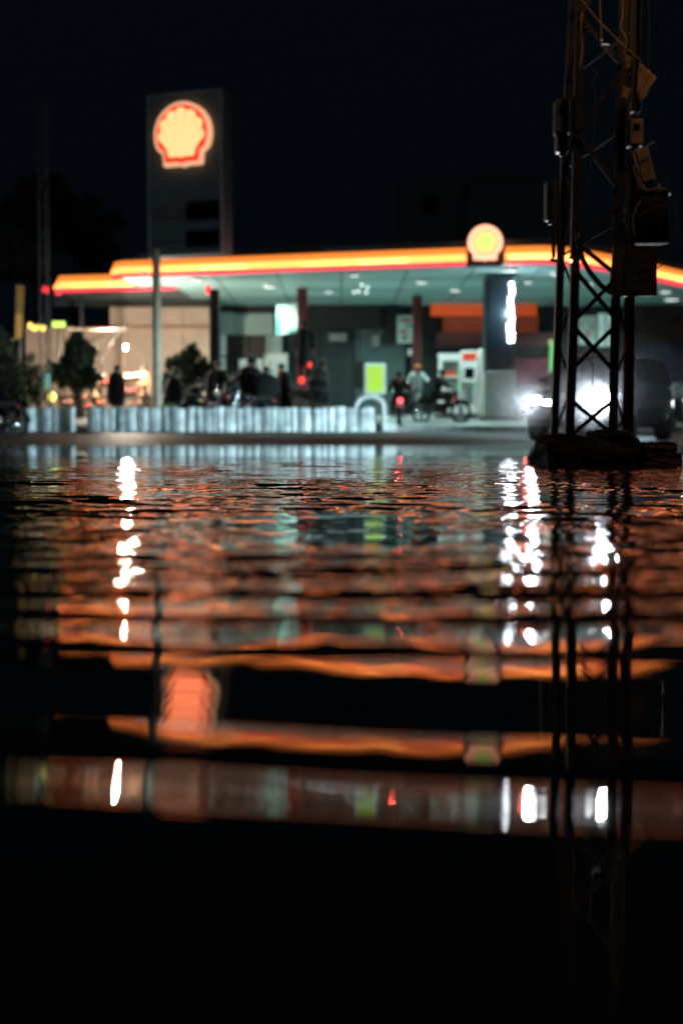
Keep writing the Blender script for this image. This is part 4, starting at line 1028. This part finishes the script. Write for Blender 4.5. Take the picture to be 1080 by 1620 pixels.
body = MB().loft(L).build('body', M_carp, car, True)
def cab_ring(z, y0, y1, w): return [(-w, y0+.08, z), (-w+.1, y0, z), (w-.1, y0, z), (w, y0+.08, z), (w, y1-.06, z), (w-.08, y1, z), (-w+.08, y1, z), (-w, y1-.06, z)]
MB().loft([cab_ring(.94, -.88, 1.66, .74), cab_ring(1.12, -.66, 1.60, .70), cab_ring(1.38, -.30, 1.46, .62)]).build('windows', M_glass_dark, car)
MB().loft([cab_ring(1.375, -.32, 1.48, .63), cab_ring(1.43, -.20, 1.38, .58), cab_ring(1.455, -.05, 1.2, .48)]).build('roof', M_carp, car, True)
for s_ in (-1, 1):
    for (a, b) in (((s_*.735, -.86, .95), (s_*.61, -.29, 1.39)), ((s_*.745, .35, .95), (s_*.635, .38, 1.39)), ((s_*.735, 1.62, .95), (s_*.61, 1.46, 1.39))):
        MB().bar(a, b, .06, .05).build('pillar', M_carp, car)
    MB().ball((s_*.58, -1.80, .64), (.11, .07, .075) if s_ < 0 else (.14, .08, .11), 2).build('headlight', E_hl if s_ > 0 else E_hl_dim, car, True)
    MB().ball((s_*.36, -1.845, .615), (.10, .05, .04), 2).build('sidelight', E_hl2, car, True)
    MB().box((s_*.86, -.62, 1.0), (.14, .08, .11), bev=.03).build('mirror', M_carp, car)
    for y in (-1.18, 1.12):
        wv = MB().cyl((s_*.64, y, .29), (s_*.835, y, .29), .29, None, 28).build('wheel', M_rubber, car, True)
        MB().cyl((s_*.83, y, .29), (s_*.85, y, .29), .19, .17, 20).build('rim', M_chrome, wv)
        MB().tube([(s_*.82, y+.33*math.cos(R(a)), .29+.33*math.sin(R(a))) for a in range(0, 181, 15)], .02, 6).build('wheel_arch', M_card, car, True)
    MB().box((s_*.815, .1, .55), (.02, 1.9, .04)).build('door_trim', M_card, car)
    for y in (-.15, .85): MB().box((s_*.83, y, .80), (.03, .14, .03), bev=.008).build('door_handle', M_chrome, car)
MB().box((-.74, -1.74, .56), (.10, .08, .10), bev=.03).build('indicator', E_ind, car)
MB().box((0, -1.85, .60), (.42, .05, .14), bev=.02).build('grille', M_card, car)
MB().box((0, -1.86, .40), (1.36, .14, .16), bev=.05).build('bumper', M_card, car)
MB().box((0, -1.94, .40), (.40, .02, .12)).build('number_plate', M_grey, car)
for s_ in (-1, 1): light('headlight_beam', 'SPOT', (s_*.58, -1.95, .64), 500 if s_ < 0 else 3200, (.85, .93, 1), car, (R(84), 0, R(180)), spot_size=R(80), spot_blend=.9, shadow_soft_size=.06)

# people and bike at the right edge
b4 = motorcycle(Pg(1074, 40.4), R(10), 'motorcycle with its headlamp lit at the right edge of the picture', M_bikeblk, False, True)
b4.location.z = .22
person(b4.location, R(10), 'rider in white at the right edge behind a lit headlamp', 'ride', M_uni)
person(Vector((P(1048, 660, 40.6).x, 40.6, .24)), R(0), 'slim person in white standing just right of the parked car', 'stand', mat('bright_white_cloth', (0.75, 0.76, 0.65), 0.8), mat('bright_white_cloth', (0.75, 0.76, 0.65), 0.8), h=0.88)

# parked bikes at the left edge
motorcycle(Vector((P(-16, 690, 33.5).x, 33.5, .10)), R(-62), 'parked dark motorcycle at the left edge in front of the fence', M_bikeblk)
motorcycle(Vector((P(-26, 690, 36.5).x, 35.0, .13)), R(-80), 'second parked dark motorcycle cut by the left edge', M_bikeblk)

# ------------------------------------------------------------------ roadside stall
DSx = 47.0
def Ps(px, py, D=DSx): return P(px, py, D)
E_bulb = mat('stall_bulb_glow', (1, 1, 1), .3, emit=(1.0, 0.98, 0.88), es=120)
sb_ = thing('hanging_bulb', 'bright white bulb hanging under the stall awning left of the sign pole', 'bulb', Ps(199, 549))
MB().ball((0, 0, 0), (.055, .055, .075), 2).build('glass', E_bulb, sb_, True)
MB().cyl((0, 0, .08), (0, 0, .18), .03).build('socket', M_black, sb_)
MB().cyl((0, 0, .18), (0, 0, .95), .007).build('flex', M_black, sb_)
light('bulb_light', 'POINT', (0, -.02, -.14), 1200, (1.0, .86, .68), sb_, shadow_soft_size=.08)
aw = thing('stall_awning', 'thin pale cloth awning on slanting poles over the fruit stall', 'awning', Pg(150, 47.5))
o0 = aw.location
M_tarp = mat('pale_tarp', (0.55, 0.45, 0.37), 0.8, var=0.2)
V = []; F = []
for i in range(9):
    for j in range(9):
        u, v = i/8, j/8
        a = Ps(96+(198-96)*u, 518-5*math.sin(math.pi*u)*0-2*v, 46.2+2.6*v)-o0; a.z += -.05*math.sin(math.pi*u)-.06*math.sin(v*math.pi)+.02*math.sin(u*12+v*7)
        V.append(a)
for i in range(8):
    for j in range(8): q = i*9+j; F.append((q, q+1, q+10, q+9))
tc_ = loose_mesh('cloth', V, F, M_tarp, aw, True); s = tc_.modifiers.new('t', 'SOLIDIFY'); s.thickness = .02
for a, b in (((103, 520, 46.4), (103, 660, 46.4)), ((192, 518, 46.4), (161, 566, 46.4)), ((161, 566, 46.4), (160, 650, 46.4)), ((138, 540, 46.5), (205, 517, 46.3)), ((196, 518, 48.6), (196, 660, 48.6)), ((104, 519, 48.6), (104, 660, 48.6))):
    MB().cyl(P(*a)-o0, P(*b)-o0, .028).build('pole', M_steel_r, aw)
# tables and goods
def table(px0, px1, D, h, label):
    a = Pg((px0+px1)/2, D); t = thing('stall_table', label, 'table', a, 0, 'stall tables'); w = S(px1-px0, D)
    MB().box((0, 0, h), (w, .7, .05)).build('tabletop', M_bark, t)
    for sx in (-1, 1):
        for sy in (-1, 1): MB().box((sx*(w/2-.05), sy*.3, h/2), (.05, .05, h)).build('leg', M_bark, t)
    return a, w, h
M_peach = mat('peach_fruit', (0.75, 0.36, 0.24), 0.6, var=0.2)
M_rfruit = mat('red_fruit', (0.75, 0.03, 0.02), 0.45, var=0.2)
M_gfruit = mat('green_fruit', (0.05, 0.40, 0.24), 0.5)
M_ofruit = mat('orange_fruit', (0.8, 0.22, 0.07), 0.5, var=0.2)
M_wfruit = mat('white_bundle', (0.8, 0.7, 0.6), 0.6, var=0.2)
M_crate = mat('crate_wood', (0.25, 0.15, 0.09), 0.8, var=0.3)
def crate(px, py, D, w_, m, label, r=.07, tilt=0.0, seed=0, group='fruit crates on the stall'):
    p = P(px, py, D); t = thing('fruit_crate', label, 'crate', p, 0, group); t.rotation_euler = (tilt, 0, 0)
    w = S(w_, D); d = .42; g = MB()
    g.box((0, 0, -.02), (w, d, .03)); g.box((0, -d/2, .04), (w, .02, .12)); g.box((0, d/2, .05), (w, .02, .14)); g.box((-w/2, 0, .04), (.02, d-.03, .12)); g.box((w/2, 0, .04), (.02, d-.03, .12))
    g.build('box', M_crate, t); r_ = random.Random(seed)
    nx_ = max(2, int(w/(r*1.7)))
    for i in range(nx_):
        for j in range(3):
            MB().ball((-w/2+w*(i+.5)/nx_+r_.uniform(-.01, .01), -.13+j*.13, r*.9+.035*(j == 1)), r*r_.uniform(.9, 1.1), 2).build('fruit', m, t, True)
table(95, 150, 46.6, .62, 'long stall table at the left under the dark tree'); table(152, 240, 46.6, .62, 'long stall table behind the slab fence left of the sign pole')
cr = [(108, 640, 46.2, 16, M_peach, 'crate of pale peach fruit nearest the left end of the stall'), (131, 632, 46.4, 14, M_ofruit, 'low crate of orange fruit beside the peach fruit'), (139, 646, 46.0, 12, M_rfruit, 'crate of red fruit set low behind the fence'),
      (160, 640, 46.2, 14, M_ofruit, 'orange fruit crate at the seated silhouette\'s left'), (208, 622, 46.5, 18, M_rfruit, 'raised crate of deep red fruit below the bright bulb'), (216, 641, 46.2, 18, M_peach, 'peach fruit crate right of the dark silhouette'),
      (144, 604, 46.9, 15, M_peach, 'upper shelf crate of peach fruit left of the silhouette'), (159, 600, 46.9, 13, M_wfruit, 'upper shelf crate of white bundles next to the peach fruit'), (204, 600, 46.9, 13, M_wfruit, 'upper shelf crate of white bundles directly under the bulb'),
      (219, 599, 46.9, 12, M_wfruit, 'upper shelf crate of white bundles next to the sign pole'), (168, 608, 46.9, 11, M_rfruit, 'small red fruit crate just behind the silhouette'), (132, 611, 46.9, 9, M_gfruit, 'small crate of green fruit at the shelf end'), (196, 616, 46.7, 10, M_rfruit, 'small red fruit crate right behind the silhouette shoulder')]
for i, c_ in enumerate(cr): crate(c_[0], c_[1], c_[2], c_[3], c_[4], c_[5], seed=i, tilt=R(14))
sh = thing('stall_shelf', 'stepped wooden shelf behind the fruit crates', 'shelf', Pg(175, 47.1))
MB().box((0, 0, P(0, 607, 47).z-sh.location.z-.06), (S(112, 47), .5, .04)).build('board', M_crate, sh)
for sx in (-1, 1): MB().box((sx*S(54, 47), 0, (P(0, 607, 47).z-sh.location.z-.08)/2), (.06, .4, P(0, 607, 47).z-sh.location.z-.08)).build('upright', M_crate, sh)
person(Pg(186, 44.5)+Vector((0, 0, 0.0)), R(150), 'dark silhouetted shopper in front of the fruit stall', 'stand', M_kurta, h=1.0, shawl=True)
person(Pg(228, 47.8), R(-30), 'stallholder in orange brown behind the crates by the sign pole', 'stand', mat('brown_kurta', (0.35, 0.17, 0.09), 0.8), h=0.98)
person(Pg(152, 48.2), R(10), 'stallholder in pale orange at the middle of the stall', 'reach', mat('peach_kurta', (0.55, 0.30, 0.17), 0.8), h=0.95)
person(Pg(308, 43.0), R(90), 'dark hunched person left of the black column', 'sit', M_kurta, h=1.05)
st2 = thing('low_crate_stool', 'low dark crate used as a seat left of the black column', 'stool', Pg(308, 43.0))
MB().box((0, 0, .40), (.4, .4, .05)).build('top', M_bark, st2); [MB().box((sx*.16, sy*.16, .19), (.05, .05, .38)).build('leg', M_bark, st2) for sx in (-1, 1) for sy in (-1, 1)]

# festoon and small lamps at the left
E_yel = mat('yellow_lamp_glow', (1, .8, .2), .3, emit=(1.0, .62, .12), es=2.2)
for i, (px, py, lab) in enumerate(((48, 515, 'leftmost and largest'), (54, 519, 'second from the left'), (62, 518, 'third from the left'), (68.5, 519, 'rightmost'))):
    t = thing('festoon_bulb', 'small yellow bulb hanging by the thin mast, %s of four' % lab, 'bulb', P(px, py, 45.5), 0, 'yellow bulbs by the mast')
    MB().ball((0, 0, 0), (.075, .06, .10), 2).build('glass', E_yel, t, True); MB().cyl((0, 0, .08), (0, 0, .16), .03).build('socket', M_black, t)
gw = MB().tube([P(40, 508, 45.5), P(48, 512, 45.5), P(62, 514.5, 45.5), P(84, 508, 45.5), P(110, 508, 45.5)], .008).build('festoon_cable', M_black); tag(gw, 'dark cable carrying the four small yellow bulbs', 'cable')
tl = thing('lit_bar_sign', 'short yellow green lit bar right of the thin mast', 'sign', P(93, 513, 45.5))
MB().box((0, 0, 0), (S(20, 45.5), .08, S(9, 45.5)), bev=.03).build('lit_face', mat('bar_glow', (.6, .9, .2), .3, emit=(.62, .95, .13), es=1.5), tl)
MB().box((0, .07, 0), (S(18, 45.5), .05, S(7, 45.5))).build('casing', M_black, tl); MB().cyl((0, .08, 0), (0, .08, -2.9), .03).build('post', M_black, tl)
yl = thing('yellow_lamp', 'round yellow lamp low at the foot of the thin mast', 'lamp', P(83, 628, 42.2))
MB().ball((0, 0, 0), (.12, .09, .15), 2).build('globe', E_yel, yl, True); MB().cyl((0, 0, -.14), (0, 0, -.45), .03).build('stem', M_black, yl)
MB().ball((.035, -.07, .02), (.07, .04, .10), 2).build('green_lens', mat('lens_green', (.5, .9, .2), .3, emit=(.5, 1.0, .15), es=1.2), yl, True)
gsb = thing('teal_bottle_sign', 'small teal lit panel above the yellow lamp', 'sign', P(76, 604, 42.6))
MB().box((0, 0, 0), (.14, .06, .5), bev=.02).build('lit_face', mat('teal_glow', (.2, .6, .5), .3, emit=(.35, .8, .65), es=.5), gsb); MB().cyl((0, .05, -.2), (0, .05, -1.0), .02).build('stem', M_black, gsb)
yp = thing('ochre_panel', 'tall ochre panel hanging in the dark at the far left', 'panel', P(31, 495, 48))
k = S(1, 48)
MB().prism([(-7*k, -42*k), (3*k, -38*k), (8*k, 42*k), (-4*k, 44*k)], 0, .04).build('face', mat('ochre_face', (.4, .25, .08), .6, emit=(.8, .42, .1), es=.10, var=.4), yp); MB().cyl((0, .06, -2.4), (0, .06, .8), .03).build('post', M_black, yp)
# thin lattice mast
ms = thing('lattice_mast', 'very thin pale lattice mast rising at the left in front of the tan wall', 'mast', (P(73, 650, 42.0).x, 42.0, fz(42)))
mw = S(15, 42)/2; mz = P(0, 150, 42).z-fz(42)
M_mast = mat('mast_galvanised', (0.07, 0.065, 0.055), 0.6, 0.1, var=.4)
for x, y in ((-mw, 0), (mw, 0), (0, .22)): MB().cyl((x, y, 0), (x, y, mz), .022).build('leg', M_mast, ms)
pz = [((-mw if q % 2 else mw), 0, .2+.4*q) for q in range(int((mz-.4)/.4))]
g = MB().tube(pz, .009, 5)
g.build('lacing', M_mast, ms)

# ------------------------------------------------------------------ plants
def leaf_cloud(name, blobs, n, size, m, parent, seed):
    r = random.Random(seed); V = []; F = []
    for (c, rad) in blobs:
        for i in range(int(n*rad[0]*rad[2])):
            d = Vector((r.gauss(0, 1), r.gauss(0, 1), r.gauss(0, 1))).normalized()*(r.random()**0.45)
            p = Vector(c)+Vector((d.x*rad[0], d.y*rad[1], d.z*rad[2]))
            q = Euler((r.random()*6.3, r.random()*6.3, r.random()*6.3)).to_matrix(); s_ = size*r.uniform(.5, 1.3)
            k_ = len(V)
            for a in ((-1, 0, 0), (0, -.45, .1), (1, 0, 0), (0, .45, .1)): V.append(p+q@(Vector(a)*s_))
            F.append((k_, k_+1, k_+2, k_+3))
    return loose_mesh(name, V, F, m, parent)
def tree(px, D, crown, label, seed, m=M_leaf, trunk_h=1.2, size=.13, n=900):
    base = Pg(px, D) if D < 60 else Vector((P(px, 650, D).x, D, .9))
    t = thing('tree', label, 'tree', base)
    r = random.Random(seed); bl = []
    for (x, y, rx, ry) in crown:
        c = P(x, y, D)-base; bl.append(((c.x, r.uniform(-.3, .3)*S(rx, D), c.z), (S(rx, D), S(rx, D)*.8, S(ry, D))))
    for (x, y, rx, ry) in list(crown):
        for q in range(6):
            a_ = r.uniform(0, 6.28); c = P(x+rx*1.05*math.cos(a_), y-ry*1.05*math.sin(a_), D)-base; k_ = r.uniform(.2, .42)
            bl.append(((c.x, r.uniform(-.4, .4)*S(rx, D), c.z), (S(rx, D)*k_, S(rx, D)*k_, S(ry, D)*k_*r.uniform(.6, 1.6))))
    tr = MB(); topz = bl[0][0][2]
    tr.tube([(0, 0, 0), (.05, 0, topz*.3), (-.03, .02, topz*.7), (bl[0][0][0], 0, topz)], [.13, .10, .08, .03], 8)
    for c, rd in bl[:len(crown)*3]: tr.tube([(0, 0, topz*.35), (c[0]*.5, c[1]*.5, (topz*.4+c[2])/2), c], [.06, .04, .015], 6)
    tr.build('trunk', M_bark, t, True)
    leaf_cloud('crown', bl, n, size, m, t, seed)
    return t
tree(125, 45.3, [(128, 560, 18, 24), (112, 590, 24, 20), (138, 595, 20, 16), (122, 540, 10, 16), (95, 590, 14, 14), (146, 556, 8, 8)], 'dark leafy tree left of the stall against the tan wall', 1, size=.12, n=4500)
tree(296, 46.0, [(292, 590, 26, 20), (300, 560, 12, 14), (272, 612, 18, 16), (318, 596, 14, 22), (286, 575, 12, 12)], 'dark spreading tree against the tan wall right of the sign pole', 2, size=.12, n=4500)
tree(60, 47, [(62, 610, 18, 20), (48, 590, 14, 22), (70, 585, 12, 12)], 'low dark tree behind the thin mast', 3, size=.09, n=1500)
tree(28, 44.5, [(20, 600, 22, 34), (10, 560, 18, 30), (36, 635, 16, 14)], 'black bushy tree at the left edge behind the parked motorcycles', 6, size=.09, n=1500)
tree(120, 75, [(120, 360, 60, 40), (60, 330, 50, 50), (150, 400, 40, 30), (20, 400, 50, 50)], 'huge dim tree rising above the side canopy in the night', 4, n=160, size=.3)
bu = thing('flowering_bush', 'small pale bush at the foot of the sign pole behind the fence', 'bush', Pg(262, 41.9))
leaf_cloud('foliage', [((0, 0, .48), (.42, .3, .18)), ((-.25, 0, .38), (.3, .25, .18)), ((.3, 0, .42), (.28, .25, .16))], 9000, .035, M_leaf_pale, bu, 5)
MB().cyl((0, 0, 0), (0, 0, .4), .03).build('stem', M_bark, bu)

# ------------------------------------------------------------------ street lamps outside the frame that light the scene
def street_lamp(x, y, h, rz, col, power, label, point=False, es=12):
    t = thing('street_lamp', label, 'street lamp', (x, y, 0.05), rz)
    MB().cyl((0, 0, -.2), (0, 0, h), .09, .06, 12).build('pole', M_steel, t, True)
    MB().cyl((0, 0, h-.05), (0, -1.6, h+.25), .04).build('arm', M_steel, t, True)
    hd = MB().box((0, -1.8, h+.24), (.28, .6, .12), bev=.03).build('lamp_head', M_grey, t)
    MB().box((0, -1.8, h+.17), (.22, .5, .02)).build('lens', mat('lens_'+label[:5].strip(), (1, 1, 1), .3, emit=col, es=es), hd)
    if point: light('lamp_glow', 'POINT', (0, -1.8, h+.05), power, col, t, shadow_soft_size=.2)
    else: light('lamp_glow', 'SPOT', (0, -1.8, h+.14), power, col, t, (0, 0, 0), spot_size=R(165), spot_blend=.5, shadow_soft_size=.2)
    return t
street_lamp(12.5, 30.5, 7.5, R(0), (.55, .9, 1.0), 1300, 'white street lamp standing off to the right of the forecourt')  # added lamp, out of view: cool fill from the right
street_lamp(5.0, 10.2, 5.0, R(-90), (1.0, .47, .18), 60, 'orange sodium street lamp close to the right of the tower')
car2 = copy_tree(car); car2.location = (10.6, 33.6, .14); car2.rotation_euler = (0, 0, R(-107)); car2['label'] = 'second small car standing with its headlights on beyond the right edge, facing along the fence'
for ch in car2.children:
    if ch.type == 'LIGHT': ch.data = ch.data.copy(); ch.data.energy = 6500; ch.data.color = (.62, .90, 1.0); ch.data.spot_size = R(70); ch.rotation_euler = (R(77), 0, R(180))
car['group'] = car2['group'] = 'cars by the water'

# ------------------------------------------------------------------ added haze volumes imitating lens flare round the headlights
hm_ = bpy.data.materials.new('flare_haze_volume'); hm_.use_nodes = True; t = hm_.node_tree
t.nodes.remove(t.nodes['Principled BSDF']); pv = t.nodes.new('ShaderNodeVolumePrincipled')
pv.inputs['Color'].default_value = (0.88, 0.93, 1.0, 1); pv.inputs['Density'].default_value = FLARE_DENSITY; pv.inputs['Anisotropy'].default_value = 0.55
t.links.new(pv.outputs[0], t.nodes['Material Output'].inputs['Volume'])
mc_ = P(925, 618, 25.4)
mi = MB().ball((mc_.x, mc_.y, mc_.z), (2.1, 1.5, 1.15), 4).build('flare_haze', hm_, None, True); mi['kind'] = 'stuff'
mi2 = MB().ball((P(950, 618, 25).x, 24.9, P(950, 620, 25).z), (0.75, .7, .62), 4).build('flare_haze', hm_, None, True); mi2['kind'] = 'stuff'

street_lamp(-15.5, 29.5, 6.5, R(120), (.55, .9, 1.0), 480, 'white street lamp standing off to the left, opposite the price sign', True)  # added lamp, out of view, brightens the sign board face
